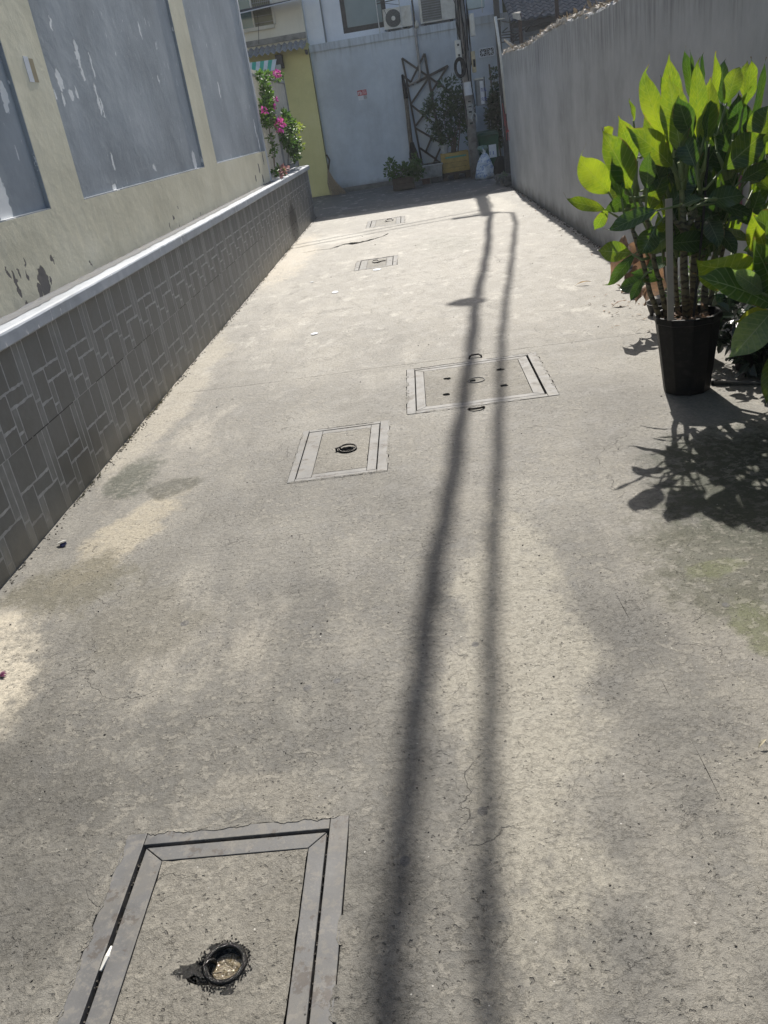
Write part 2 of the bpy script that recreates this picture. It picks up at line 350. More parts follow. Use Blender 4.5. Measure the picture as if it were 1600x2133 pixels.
def leaf_mat(name, base, trans, fac=.5, rough=.35, vein=(.30, .36, .16), vs=.6, spec=.5):
    M = Mat(name, 'UV')
    U, V, _ = M.xyz()
    au = M.math('ABSOLUTE', U)
    mid = M.step(au, .055, .015)
    sv = M.math('SINE', M.mul(M.math('SUBTRACT', M.mul(V, 1.0), M.mul(au, .16)), 62.0))
    side = M.mul(M.step(sv, .80, .98), vs * .45)
    n = M.mix(.6, M.noise(3.0, 4, .6, M.map((1, 6, 1))), M.noise(5.0, 3, .6, M.tc.outputs['Object']))
    col = M.mix(M.step(n, .35, .7), tuple(k * .7 for k in base), tuple(k * 1.25 for k in base))
    col = M.mix(M.math('MAXIMUM', M.mul(mid, vs), side), col, vein)
    tcol = M.mix(M.step(n, .38, .62), (trans[0] * .45, trans[1] * .62, trans[2]), trans)
    tcol = M.mix(M.mul(M.math('MAXIMUM', mid, side), .5), tcol, tuple(k * .6 for k in trans))
    tr = M.n.new('ShaderNodeBsdfTranslucent'); M.link(tcol, tr.inputs[0])
    mx = M.n.new('ShaderNodeMixShader'); mx.inputs[0].default_value = fac
    M.bump(M.add(M.mul(sv, .3), n), .25, .004)
    if spec != .5 or name in ('broad leaf', 'shaded leaf green', 'striped broad leaf'):
        rim = M.mul(M.step(au, .86, .96), M.step(M.noise(16, 3, .6, M.tc.outputs['Object']), .55, .62))
        rim = M.math('MAXIMUM', M.mul(rim, M.step(V, .05, .25)), M.step(V, .955, .985))
        col = M.mix(M.mul(rim, .8), col, (.20, .13, .05)); tcol_ = M.mix(M.mul(rim, .8), tcol, (.25, .15, .04)); M.link(tcol_, tr.inputs[0])
    M.done(col, rough, 0, spec)
    M.link(M.p.outputs[0], mx.inputs[1]); M.link(tr.outputs[0], mx.inputs[2]); M.link(mx.outputs[0], M.out.inputs[0])
    return M.m
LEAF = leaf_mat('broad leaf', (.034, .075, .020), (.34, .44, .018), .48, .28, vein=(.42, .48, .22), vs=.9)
LEAFD = leaf_mat('shaded leaf green', (.028, .062, .022), (.13, .24, .018), .34, .20, vein=(.26, .33, .16), vs=.8)  # darker copy of the broad leaf, shade put into its colour
LEAFP = leaf_mat('pale streaked leaf', (.22, .29, .14), (.40, .54, .09), .42, .3, vein=(.48, .52, .34), vs=.9)
LEAFS = leaf_mat('striped broad leaf', (.050, .105, .038), (.22, .36, .03), .35, .22, vein=(.34, .42, .24), vs=1.1, spec=.6)
LEAFY = leaf_mat('yellowing leaf', (.24, .24, .04), (.60, .60, .04), .5)
SMALL = leaf_mat('small green leaf', (.045, .10, .025), (.16, .30, .03), .4, .4, vs=.2)
SMALLD = leaf_mat('dull green leaf', (.050, .095, .052), (.12, .20, .06), .35, .45, vs=.2)
SMALLY = leaf_mat('yellow green leaf', (.22, .28, .03), (.45, .55, .03), .4, .4, vs=.2)
PINK = leaf_mat('pink bract', (.55, .07, .26), (.75, .12, .40), .4, .6, vein=(.6, .1, .3), vs=.2)
PINKD = leaf_mat('pink and green leaf', (.40, .16, .17), (.5, .25, .2), .4, .5, vs=.2)
DRYLEAF = leaf_mat('dried leaf skin', (.24, .15, .095), (.34, .20, .11), .35, .6, vein=(.2, .1, .05), vs=.4)
def cane_mat():
    M = Mat('ringed cane')
    X, Y, Z = M.xyz()
    r = M.math('SINE', M.mul(M.add(Z, M.mul(M.noise(14, 5), .09)), 210.0))
    c = M.mix(M.step(r, .2, .8), (.17, .155, .095), (.065, .055, .038))
    c = M.mix(M.step(Z, .80, 1.1), c, (.30, .36, .17))
    c = M.mix(M.mul(M.step(M.noise(30, 4), .5, .7), .4), c, (.09, .075, .05))
    M.bump(r, .5, .004); return M.done(c, .55, 0, .4)
CANE = cane_mat()
PETIOLE = simple('pale petiole', (.17, .22, .085), .45, .2, 15)

# ---------------------------------------------------------------- mesh builder
class MB:
    def __init__(s): s.v = []; s.f = []; s.uv = []
    def face(s, pts, uv=None):
        b = len(s.v); s.v += [tuple(p) for p in pts]; s.f.append(tuple(range(b, b + len(pts))))
        s.uv += list(uv) if uv else [(0, 0)] * len(pts); return s
    def poly(s, vs, fs):
        b = len(s.v); s.v += [tuple(p) for p in vs]
        for f in fs: s.f.append(tuple(b + i for i in f)); s.uv += [(0, 0)] * len(f)
        return s
    def box(s, x0, x1, y0, y1, z0, z1):
        return s.poly([(x, y, z) for z in (z0, z1) for y in (y0, y1) for x in (x0, x1)],
                      [(0, 2, 3, 1), (4, 5, 7, 6), (0, 1, 5, 4), (2, 6, 7, 3), (0, 4, 6, 2), (1, 3, 7, 5)])
    def hexa(s, p): # 8 pts: bottom quad 0-3 ccw, top quad 4-7
        return s.poly(p, [(3, 2, 1, 0), (4, 5, 6, 7), (0, 1, 5, 4), (1, 2, 6, 5), (2, 3, 7, 6), (3, 0, 4, 7)])
    def bar(s, a, b, w, d, nrm=(0, 1, 0)): # rectangular bar from a to b; w across, d along nrm
        a = Vector(a); b = Vector(b); t = (b - a).normalized(); n = Vector(nrm); n = (n - t * n.dot(t)).normalized(); c = t.cross(n)
        q = [(-w / 2, -d / 2), (w / 2, -d / 2), (w / 2, d / 2), (-w / 2, d / 2)]
        return s.hexa([a + c * i + n * j for i, j in q] + [b + c * i + n * j for i, j in q])
    def tube(s, pts, r, n=8, cap=True):
        pts = [Vector(p) for p in pts]; k = len(pts); rr = r if isinstance(r, (list, tuple)) else [r] * k
        b = len(s.v); ref = None
        for i, p in enumerate(pts):
            t = (pts[min(i + 1, k - 1)] - pts[max(i - 1, 0)]).normalized()
            if ref is None: ref = t.orthogonal().normalized()
            ref = (ref - t * ref.dot(t)).normalized(); c = t.cross(ref)
            for j in range(n):
                a = 2 * math.pi * j / n; s.v.append(tuple(p + (ref * math.cos(a) + c * math.sin(a)) * rr[i]))
        for i in range(k - 1):
            for j in range(n):
                s.f.append((b + i * n + j, b + i * n + (j + 1) % n, b + (i + 1) * n + (j + 1) % n, b + (i + 1) * n + j)); s.uv += [(0, 0)] * 4
        if cap:
            s.f.append(tuple(b + j for j in reversed(range(n)))); s.uv += [(0, 0)] * n
            s.f.append(tuple(b + (k - 1) * n + j for j in range(n))); s.uv += [(0, 0)] * n
        return s
    def lathe(s, c, prof, n=24, ang=0, sx=1, sy=1): # prof [(r,z)]
        b = len(s.v); c = Vector(c)
        for r, z in prof:
            for j in range(n):
                a = ang + 2 * math.pi * j / n; s.v.append((c.x + r * sx * math.cos(a), c.y + r * sy * math.sin(a), c.z + z))
        for i in range(len(prof) - 1):
            for j in range(n):
                s.f.append((b + i * n + j, b + i * n + (j + 1) % n, b + (i + 1) * n + (j + 1) % n, b + (i + 1) * n + j)); s.uv += [(0, 0)] * 4
        return s
    def leaf(s, base, tip, w, nrm, bow=.08, fold=.18, seg=12, crs=4, hook=0.0, ripple=.0, p=.78, petiole=0):
        base = Vector(base); tip = Vector(tip); A = tip - base; L = A.length; a = A / L
        N = Vector(nrm); N = (N - a * N.dot(a))
        N = N.normalized() if N.length > 1e-4 else a.orthogonal().normalized()
        S = a.cross(N); b = len(s.v); ph = random.random() * 6; cols = crs + 1
        for i in range(seg + 1):
            t = i / seg
            wt = max(0.0, math.sin(math.pi * t ** (p + .28))) ** .92
            if t > .82: wt *= 1 - .86 * ((t - .82) / .18) ** .7
            hk = hook * max(0, t - .85) / .15
            for j in range(cols):
                u = -1 + 2 * j / crs
                q = base + A * t + N * (bow * L * 4 * t * (1 - t)) + S * (u * wt * w / 2) + N * (fold * abs(u) * wt * w / 2)
                q += N * (ripple * w * abs(u) * math.sin(t * 14 + ph + u)) + S * (hk * hk * w * .5)
                s.v.append(tuple(q))
        for i in range(seg):
            for j in range(crs):
                s.f.append((b + i * cols + j, b + i * cols + j + 1, b + (i + 1) * cols + j + 1, b + (i + 1) * cols + j))
                for (ii, jj) in ((i, j), (i, j + 1), (i + 1, j + 1), (i + 1, j)): s.uv.append((-1 + 2 * jj / crs, ii / seg))
        return s
    def lf(s, p, d, n, L, w): # small six-sided folded leaf
        p = Vector(p); d = Vector(d).normalized(); n = Vector(n); n = n - d * n.dot(d)
        n = n.normalized() if n.length > 1e-4 else d.orthogonal().normalized()
        c = d.cross(n)
        pts = [p, p + d * L * .35 + c * w * .5 + n * w * .15, p + d * L * .7 + c * w * .38 + n * w * .1, p + d * L,
               p + d * L * .7 - c * w * .38 + n * w * .1, p + d * L * .35 - c * w * .5 + n * w * .15]
        uv = [(0, 0), (1, .35), (.8, .7), (0, 1), (-.8, .7), (-1, .35)]
        b = len(s.v); s.v += [tuple(q) for q in pts]
        s.f += [(b, b + 1, b + 2, b + 3), (b, b + 3, b + 4, b + 5)]
        s.uv += [uv[0], uv[1], uv[2], uv[3], uv[0], uv[3], uv[4], uv[5]]
        return s
    def cluster(s, c, r, n, L, w, up=.3, shell=.4):
        c = Vector(c); r = Vector(r if isinstance(r, (tuple, list)) else (r, r, r))
        for _ in range(n):
            d = Vector((random.gauss(0, 1), random.gauss(0, 1), random.gauss(0, 1))).normalized()
            q = random.random() ** shell
            p = c + Vector((d.x * r.x, d.y * r.y, d.z * r.z)) * q
            dr = (d + Vector((random.uniform(-.7, .7), random.uniform(-.7, .7), random.uniform(-.5, .7)))).normalized()
            nn = Vector((random.uniform(-.8, .8), random.uniform(-.8, .8), up + random.random()))
            k = random.uniform(.6, 1.25); s.lf(p, dr, nn, L * k, w * k)
        return s
    def build(s, name, mat, parent=None, smooth=False, bevel=0.0, tag=None):
        me = bpy.data.meshes.new(name); me.from_pydata(s.v, [], s.f); me.validate(clean_customdata=False)
        if len(me.loops) == len(s.uv):
            uvl = me.uv_layers.new(name='UVMap'); uvl.data.foreach_set('uv', [c for q in s.uv for c in q])
        me.materials.append(mat)
        if smooth: me.polygons.foreach_set('use_smooth', [True] * len(me.polygons))
        me.update()
        bm = bmesh.new(); bm.from_mesh(me)
        if not len(bm.verts) > 60000:
            pass
        bm.free()
        o = bpy.data.objects.new(name, me); scene.collection.objects.link(o)
        if parent:
            o.parent = parent; o.matrix_parent_inverse = Matrix.Translation(-Vector(parent.location))
        if bevel:
            b = o.modifiers.new('bevel', 'BEVEL'); b.width = bevel; b.segments = 2; b.limit_method = 'ANGLE'
        return o
def tag(o, label, cat, group=None):
    o['label'] = label; o['category'] = cat
    if group: o['group'] = group
    return o
def root(name, loc, label, cat, group=None):
    o = bpy.data.objects.new(name, None); scene.collection.objects.link(o); o.location = loc; o.empty_display_size = .1
    return tag(o, label, cat, group)
def struct(o): o['kind'] = 'structure'; return o
def stuff(o): o['kind'] = 'stuff'; return o
V = Vector
rnd = random.uniform

# ---------------------------------------------------------------- ground
MH = {  # outer rectangles x0,x1,y0,y1
    1: (-.892, -.336, .62, 1.478), 2: (-.768, -.283, 3.60, 4.315), 3: (-.187, .655, 4.37, 5.262),
    4: (-.775, -.283, 9.49, 10.18), 5: (-.806, -.196, 13.30, 14.25)}
def jag_rect(x0, x1, y0, y1, j, step=.03):
    pts = []
    for (ax, ay), (bx, by) in (((x0, y0), (x1, y0)), ((x1, y0), (x1, y1)), ((x1, y1), (x0, y1)), ((x0, y1), (x0, y0))):
        n = max(2, int(math.hypot(bx - ax, by - ay) / step)); cur = 0
        nx, ny = (by - ay), -(bx - ax); l = math.hypot(nx, ny); nx /= l; ny /= l
        for i in range(n):
            t = i / n; cur = max(.15, min(1, cur * .6 + rnd(0, .75)))
            if random.random() < .06: cur = 1.6
            k = cur * j
            pts.append((ax + (bx - ax) * t + nx * k, ay + (by - ay) * t + ny * k))
    return pts
def seam(pts, w0, jit, step=.05, ws=None):
    L = []; P = [V((*p, 0)) for p in pts]; out = []
    for i in range(len(P) - 1):
        n = max(1, int((P[i + 1] - P[i]).length / step))
        for k in range(n): out.append(P[i].lerp(P[i + 1], k / n))
    out.append(P[-1]); up = []; dn = []
    for i, p in enumerate(out):
        t = i / (len(out) - 1); w = w0 * rnd(.35, 1.2) * (ws(t) if ws else 1)
        if i in (0, len(out) - 1): w = .0004
        o = p + V((rnd(-jit, jit) * .2, rnd(-jit, jit), 0))
        up.append((o.x, o.y + w)); dn.append((o.x, o.y - w))
    return dn + up[::-1]
def inside(p, poly):
    x, y = p; r = False; n = len(poly); j = n - 1
    for i in range(n):
        xi, yi = poly[i]; xj, yj = poly[j]
        if (yi > y) != (yj > y) and x < (xj - xi) * (y - yi) / (yj - yi) + xi: r = not r
        j = i
    return r
def sheet_with_holes(name, outer, holes, z, mat, parent=None, thick=.03):
    vs_, es = [], []
    for lp in [outer] + holes:
        b = len(vs_); vs_ += [V(p) for p in lp]; es += [(b + i, b + (i + 1) % len(lp)) for i in range(len(lp))]
    ov, oe, of, *_ = geometry.delaunay_2d_cdt(vs_, es, [], 0, 1e-6)
    mb = MB(); mb.v = [(p.x, p.y, z) for p in ov]
    for f in of:
        c = sum((ov[i] for i in f), V((0, 0))) / len(f)
        if inside(c, outer) and not any(inside(c, h) for h in holes): mb.f.append(tuple(f)); mb.uv += [(0, 0)] * len(f)
    for lp in holes:      # walls of the openings
        n = len(lp)
        for i in range(n):
            a, b = lp[i], lp[(i + 1) % n]
            mb.face([(*a, z), (*b, z), (*b, z - thick), (*a, z - thick)])
    return mb.build(name, mat, parent)
struct(MB().face([(-400, -400, -.032), (400, -400, -.032), (400, 400, -.032), (-400, 400, -.032)]).build('ground', DIRT))
ledge = [(-1.868 + rnd(0, .007), y) for y in [16.3 - i * .12 for i in range(0, 160)]]
outer = [(1.84, -3), (1.84, 16.45), (14, 16.45), (14, 21.4), (-14, 21.4), (-14, 16.4), (-1.9, 16.4)] + ledge + [(-1.9, -3)]
holes = [jag_rect(*MH[k], .003 if k < 3 else .005, .02 if k < 3 else .04) for k in MH]
holes.append(seam([(-1.80, 5.44), (-1.1, 5.40), (-.5, 5.41), (.0, 5.39), (.6, 5.40), (1.0, 5.385), (1.6, 5.36)], .0024, .004, .035))
cr = [atZ(*q) for q in ((625, 527), (640, 525), (660, 521), (690, 518), (715, 509), (745, 506), (770, 500), (795, 493), (810, 486))]
holes.append(seam([(q.x, q.y) for q in cr], .055, .02, .035, lambda t: .25 + 1.6 * math.exp(-((t - .55) / .22) ** 2) + .8 * math.exp(-((t - .95) / .06) ** 2)))
# fine drying cracks at right and small break above the first cover
for a, b, c_ in (((1282, 1235), (1317, 1300), .0010), ((1375, 1410), (1400, 1460), .0007), ((1345, 1360), (1370, 1400), .0005), ((1440, 1540), (1510, 1680), .0009)):
    p, q = atZ(*a), atZ(*b)
    d = (q - p).normalized(); n_ = V((-d.y, d.x, 0)) * c_
    holes.append([((p).x, (p).y), ((p + q) / 2 + n_).to_2d()[:], ((q).x, (q).y), ((p + q) / 2 - n_).to_2d()[:]])
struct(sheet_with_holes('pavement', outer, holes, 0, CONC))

# ---------------------------------------------------------------- access covers
def ring_part(parent, c, Rr, r, tilt, az, mat=IRON, name='lifting_ring', z=.006):
    pts = []
    rot = Matrix.Rotation(az, 3, 'Z') @ Matrix.Rotation(tilt, 3, 'X')
    for i in range(25):
        a = 2 * math.pi * i / 24; pts.append(V(c) + rot @ V((Rr * math.cos(a), Rr * math.sin(a), 0)) + V((0, 0, z)))
    o = MB().tube(pts, r, 10, cap=False).build(name, mat, parent, smooth=True)
    return o
def strips(x0, x1, y0, y1, w, z0, z1, butt=True, gap=.0015):
    mb = MB()
    wl, wr, wt, wb = (w if isinstance(w, tuple) else (w,) * 4)
    if butt:     # long sides run through, short ones butted between them
        mb.box(x0, x0 + wl, y0, y1, z0, z1); mb.box(x1 - wr, x1, y0, y1, z0, z1)
        mb.box(x0 + wl + gap, x1 - wr - gap, y1 - wt, y1, z0, z1 - .0006); mb.box(x0 + wl + gap, x1 - wr - gap, y0, y0 + wb, z0, z1 - .0006)
    else:        # mitred
        g = gap
        def pr(q): mb.hexa([(x, y, z0) for x, y in q] + [(x, y, z1) for x, y in q])
        pr([(x0, y0 + g), (x0 + wl, y0 + wb + g), (x0 + wl, y1 - wt - g), (x0, y1 - g)][::-1])
        pr([(x1, y0 + g), (x1 - wr, y0 + wb + g), (x1 - wr, y1 - wt - g), (x1, y1 - g)])
        pr([(x0 + g, y1), (x1 - g, y1), (x1 - wr - g, y1 - wt), (x0 + wl + g, y1 - wt)][::-1])
        pr([(x0 + g, y0), (x1 - g, y0), (x1 - wr - g, y0 + wb), (x0 + wl + g, y0 + wb)])
    return mb
def circ(c, r, n=26, jit=.12, ext=None):
    out = []
    for i in range(n):
        a = 2 * math.pi * i / n; k = r * (1 + rnd(-jit, jit))
        if ext: k += ext[0] * max(0, math.cos(a - ext[1])) ** ext[2]
        out.append((c[0] + k * math.cos(a), c[1] + k * math.sin(a)))
    return out
def cover(k, label, fw, gp, iw, holes_, mitre=True):
    x0, x1, y0, y1 = MH[k]
    r = root('access_cover', ((x0 + x1) / 2, (y0 + y1) / 2, 0), label, 'manhole cover', 'square access covers set in the alley')
    strips(x0, x1, y0, y1, fw, -.03, .0030, True).build('frame', STEEL, r, bevel=.0015)
    fl, fr, ft, fb = fw
    a0, a1, b0, b1 = x0 + fl + gp[0], x1 - fr - gp[1], y0 + fb + gp[3], y1 - ft - gp[2]
    il, ir, it, ib = iw
    strips(a0, a1, b0, b1, iw, -.03, .0015, not mitre).build('cover_rim', STEEL, r, bevel=.0015)
    out = jag_rect(a0 + il + .001, a1 - ir - .001, b0 + ib + .001, b1 - it - .001, -.0022, .025)
    sheet_with_holes('slab', out, holes_, .0008, SLAB, r, .028)
    mb = MB()      # packed dirt in the gap
    for _ in range(260):
        s_ = random.choice('lrtb'); q = rnd(0, 1)
        if s_ == 'l': px, py = x0 + fl + rnd(0, gp[0]), b0 + (b1 - b0) * q
        elif s_ == 'r': px, py = a1 + rnd(0, gp[1]), b0 + (b1 - b0) * q
        elif s_ == 't': px, py = a0 + (a1 - a0) * q, b1 + rnd(0, gp[2])
        else: px, py = a0 + (a1 - a0) * q, b0 - rnd(0, gp[3])
        z = rnd(-.012, -.004); d = rnd(.001, .0035)
        mb.hexa([(px + d * i + rnd(-.001, .001), py + d * j + rnd(-.001, .001), z - .02) for i, j in ((-1, -1), (1, -1), (1, 1), (-1, 1))] + [(px + d * i * .6, py + d * j * .6, z + rnd(0, .004)) for i, j in ((-1, -1), (1, -1), (1, 1), (-1, 1))])
    def lips(mm, n_, dep):
        for _ in range(n_):
            sd_ = random.choice('lrtb'); L_ = rnd(.02, .11)
            for q in range(1):
                k = 9; u0 = rnd(.02, .9)
                inn = []; outp = []
                for i in range(k + 1):
                    u = i / k; dd = dep * math.sin(math.pi * u) ** .6 * rnd(.35, 1.0)
                    if sd_ in 'lr':
                        yy = y0 + (y1 - y0) * u0 + L_ * u; e = x0 if sd_ == 'l' else x1; g = 1 if sd_ == 'l' else -1
                        if yy > y1: break
                        outp.append((e - g * .007, yy, .0008)); inn.append((e + g * dd, yy, .0036 + rnd(0, .0006)))
                    else:
                        xx = x0 + (x1 - x0) * u0 + L_ * u; e = y0 if sd_ == 'b' else y1; g = 1 if sd_ == 'b' else -1
                        if xx > x1: break
                        outp.append((xx, e - g * .007, .0008)); inn.append((xx, e + g * dd, .0036 + rnd(0, .0006)))
                for i in range(len(inn) - 1): mm.face([outp[i], outp[i + 1], inn[i + 1], inn[i]]); mm.face([inn[i], inn[i + 1], (*inn[i + 1][:2], .001), (*inn[i][:2], .001)])
    lp = MB(); lips(lp, int(34 * (x1 - x0 + y1 - y0)), .011 if k < 3 else .016); stuff(lp.build('mortar_smear', CONC, r))
    stuff(mb.build('gap_grit', simple('gap grit', (.10, .09, .075), .95, .6, 90), r))
    return r
c1 = (-.574, 1.106)
r = cover(1, 'large steel framed cover nearest the camera with a ring in a wet oily hollow', (.050, .045, .036, .045), (.011, .006, .010, .008), (.050, .040, .042, .045),
          [circ((c1[0], c1[1]), .044, 30, .14, (.034, 3.35, 9))])
MB().lathe((c1[0] - .006, c1[1], 0), [(.052, .0002), (.046, -.006), (.034, -.014), (.015, -.017), (.0, -.0175)], 30).build('hollow', WET, r, smooth=True)
mb = MB()      # wet rim of crumbs round the hollow
for _ in range(420):
    a = rnd(0, 6.283); k = .046 + abs(random.gauss(0, .007)); 
    if abs(a - 3.35) < .5: k += rnd(0, .045) * (1 - abs(a - 3.35) / .5)
    px, py = c1[0] + k * math.cos(a), c1[1] + k * math.sin(a); d = rnd(.0006, .0026)
    mb.hexa([(px + d * i, py + d * j * rnd(.6, 1.3), -.001) for i, j in ((-1, -1), (1, -1), (1, 1), (-1, 1))] + [(px + d * i * .5 + rnd(-.0008, .0008), py + d * j * .5, rnd(.0012, .004)) for i, j in ((-1, -1), (1, -1), (1, 1), (-1, 1))])
stuff(mb.build('wet_crumbs', WET, r))
WATER = Mat('dirty puddle'); WATER.bump(WATER.noise(75, 3, .6), 1.0, .012)
WATER = WATER.done(WATER.ramp(WATER.noise(90, 4, .7), (.35, (.10, .075, .04)), (.62, (.20, .17, .12)), (.75, (.45, .43, .38))), .06, 0, .8)
MB().lathe((c1[0] + .006, c1[1] + .002, -.0075), [(.031, 0), (.0, 0.0)], 26).build('puddle', WATER, r)
mb = MB(); sp_ = [(c1[0] - .062, c1[1] - .006), (c1[0] + .02, c1[1] - .055), (c1[0] - .03, c1[1] + .045)]
for (sx_, sy_), R_, L_ in zip(sp_, (.016, .010, .009), (2.6, 1.5, 1.3)):
    k_ = 22; b_ = len(mb.v); mb.v.append((sx_, sy_, .0030))
    for i in range(k_): an_ = 2 * math.pi * i / k_; q_ = R_ * rnd(.55, 1.25); mb.v.append((sx_ + q_ * L_ * math.cos(an_), sy_ + q_ * math.sin(an_), .0011))
    for i in range(k_): mb.f.append((b_, b_ + 1 + i, b_ + 1 + (i + 1) % k_)); mb.uv += [(0, 0)] * 3
stuff(mb.build('wet_splash', WET, r, smooth=True))
ring_part(r, (c1[0] + .004, c1[1] + .002, 0), .040, .0058, .07, .5, IRONW, z=.004)
MB().tube([(c1[0] - .036, c1[1] - .008, -.012), (c1[0] - .040, c1[1] - .006, .006), (c1[0] - .030, c1[1] + .006, .012), (c1[0] - .022, c1[1] + .012, .004), (c1[0] - .02, c1[1] + .012, -.012)], .0045, 8).build('staple', IRONW, r, smooth=True)
c2 = (-.501, 3.948)
r = cover(2, 'small pale framed cover with an open ring at its centre, left of the drilled cover', (.034, .050, .030, .034), (.005, .006, .006, .004), (.075, .045, .042, .038), [circ(c2, .040, 22, .15)], False)
MB().lathe((*c2, 0), [(.048, .0002), (.04, -.01), (.0, -.016)], 22).build('hollow', DIRT, r)
ring_part(r, (c2[0] + .006, c2[1], 0), .045, .0048, .10, .3, z=.009)
MB().tube([(c2[0] - .05, c2[1] - .012, -.01), (c2[0] - .052, c2[1] - .004, .016), (c2[0] - .036, c2[1] + .012, .014), (c2[0] - .03, c2[1] + .014, -.01)], .006, 8).build('staple', IRON, r, smooth=True)
hs = [(.062, 4.947), (.395, 4.989), (.045, 4.637), (.383, 4.665)]
r = cover(3, 'widest framed cover with four drilled holes and a sunken ring under the cable shadows', (.050, .060, .040, .042), (.006, .012, .006, .006), (.052, .058, .045, .045),
          [circ(h, .024, 14, .25) for h in hs] + [circ((.214, 4.838), .022, 14, .25)], True)
ring_part(r, (.235, 4.835, 0), .050, .004, .0, .2, STEEL, z=.0022)
pp = root('drain_ring', (.267, 5.332, 0), 'small iron loop set in the concrete beyond the drilled cover', 'iron loop', 'iron loops beside the drilled cover')
MB().tube([(.225, 5.315, -.01), (.23, 5.325, .012), (.245, 5.345, .018), (.29, 5.345, .018), (.305, 5.325, .012), (.31, 5.315, -.01)], .006, 8).build('loop', IRON, pp, smooth=True)
pp = root('drain_ring', (.196, 4.316, 0), 'curved iron loop half sunk in the concrete in front of the drilled cover', 'iron loop', 'iron loops beside the drilled cover')
MB().tube([(.150, 4.335, -.004), (.158, 4.312, .008), (.18, 4.296, .011), (.215, 4.298, .011), (.235, 4.315, .008), (.24, 4.337, -.004)], .0065, 8).build('loop', IRON, pp, smooth=True)
c4 = (-.52, 9.86)
r = cover(4, 'small cover with a dark gap round it, just before the long ragged crack', (.05, .05, .02, .03), (.008, .008, .022, .012), (.08, .07, .03, .03), [circ(c4, .05, 16, .2)], False)
ring_part(r, (c4[0] - .02, c4[1] + .03, 0), .035, .006, .3, .2, z=.012)
MB().tube([(c4[0] + .02, c4[1] + .02, .003), (c4[0] + .07, c4[1] + .03, .006), (c4[0] + .10, c4[1] + .035, .003)], .005, 6).build('staple', IRON, r)
c5 = (-.48, 13.83)
r = cover(5, 'farthest framed cover, lying near the edge of the building shadow', (.06, .06, .04, .04), (.01, .01, .012, .012), (.07, .07, .05, .05), [circ(c5, .05, 14, .2)], False)
ring_part(r, (c5[0] + .04, c5[1], 0), .055, .009, .3, .2, z=.014)

# ---------------------------------------------------------------- left tiled wall, ledge, house
tw = root('tiled_wall', (-1.95, 6, 0), 'low charcoal tiled wall with pale grout and a whitewashed ledge along the left side', 'wall')
MB().box(-2.25, -1.8705, -3, 16.2, -.03, .83).build('backing', GROUT, tw)
mb = MB(); mp_ = MB(); TW, TH = .42, .415
lay = [(0, 0, .42, .42), (.42, 0, .74, .42), (.74, 0, .87, .60), (.87, 0, 1, .70), (.87, .70, 1, 1), (0, .42, .30, .78), (0, .78, .30, 1),
       (.30, .42, .74, .60), (.30, .60, .43, .88), (.30, .88, .43, 1), (.43, .60, .87, 1)]
y = 3.30 - 15 * TW
k = 0
while y < 16.15:
    for row in (0, 1):
        ztop = .83 - row * TH; off = 0 if row == 0 else -.035
        for a, b, c_, d in lay:
            ya, yb = y + off + a * TW, y + off + c_ * TW; za, zb = ztop - d * TH, ztop - b * TH
            gv, gh = .0046, .0062
            j = lambda s_: rnd(-s_, s_)
            if yb > 16.19 or ya < -3: continue
            bt = gh if b > 0 else .0016; bb = gh if d < 1 else .0016
            sk = .014 if (c_ - a) > .25 else .004       # heads of the printed stones are a little crooked
            if zb < .03: continue
            y0_, y1_, z0_, z1_ = ya + gv, yb - gv, za + bb, zb - bt
            big_ = (c_ - a) > .2
            n_ = max(2, int((y1_ - y0_) / .018)); w_ = .0028 if big_ else .0012; tl_ = rnd(-.004, .004) if big_ else 0
            if b == 0: w_top = .0006
            else: w_top = w_
            w_bot = .0006 if d == 1 else w_
            lo = [(y0_ + (y1_ - y0_) * i_ / n_, z0_ + j(w_bot) + (0 if d == 1 else tl_ * (i_ / n_ - .5))) for i_ in range(n_ + 1)]
            hi = [(y1_ - (y1_ - y0_) * i_ / n_, z1_ + j(w_top) + (0 if b == 0 else tl_ * (.5 - i_ / n_))) for i_ in range(n_ + 1)]
            q = lo + hi; m_ = len(q)
            fr = [(-1.8702, p_, z_) for p_, z_ in q]; bk = [(-1.8712, p_, z_) for p_, z_ in q]
            (mb if (c_ - a) > .14 else mp_).poly(fr + bk, [tuple(range(m_))] + [(i_, i_ + m_, (i_ + 1) % m_ + m_, (i_ + 1) % m_) for i_ in range(m_)])
    y += TW
mb.build('tile_facing', TILE, tw)
mp_.build('narrow_tile_facing', tile_mat(1.45), tw)
dk = MB(); yy = -3
while yy < 16.1:
    L_ = rnd(.03, .35)
    if random.random() < .62: dk.box(-1.8708, -1.8698, yy, min(yy + L_, 16.1), .4138 + rnd(-.0006, .0002), .4166 + rnd(0, .0012))
    yy += L_ + rnd(.004, .02)
dk.build('open_joint', DIRT, tw)
# end return of the low wall
prof = [(-2.25, .831), (-1.846, .831), (-1.832, .838), (-1.829, .842), (-1.829, .893), (-1.834, .901), (-1.845, .905), (-1.885, .908), (-2.25, .91)]
mb = MB(); ys = [-3 + i * .08 for i in range(241)]
b0 = 0
for i, yy in enumerate(ys):
    for (x, z) in prof:
        e = 1 if -1.9 < x else .3
        mb.v.append((x + rnd(-.0010, .0010) * e, yy, z + rnd(-.0010, .0010) * e))
n = len(prof)
for i in range(len(ys) - 1):
    for j in range(n - 1):
        mb.f.append((i * n + j, (i + 1) * n + j, (i + 1) * n + j + 1, i * n + j + 1)); mb.uv += [(0, 0)] * 4
mb.f.append(tuple(range((len(ys) - 1) * n, len(ys) * n))); mb.uv += [(0, 0)] * n
mb.build('ledge', CAP, tw)
mb = MB(); fp = [(-1.905, .9105), (-1.925, .9108), (-1.945, .9112), (-1.960, .9135), (-1.972, .920)]
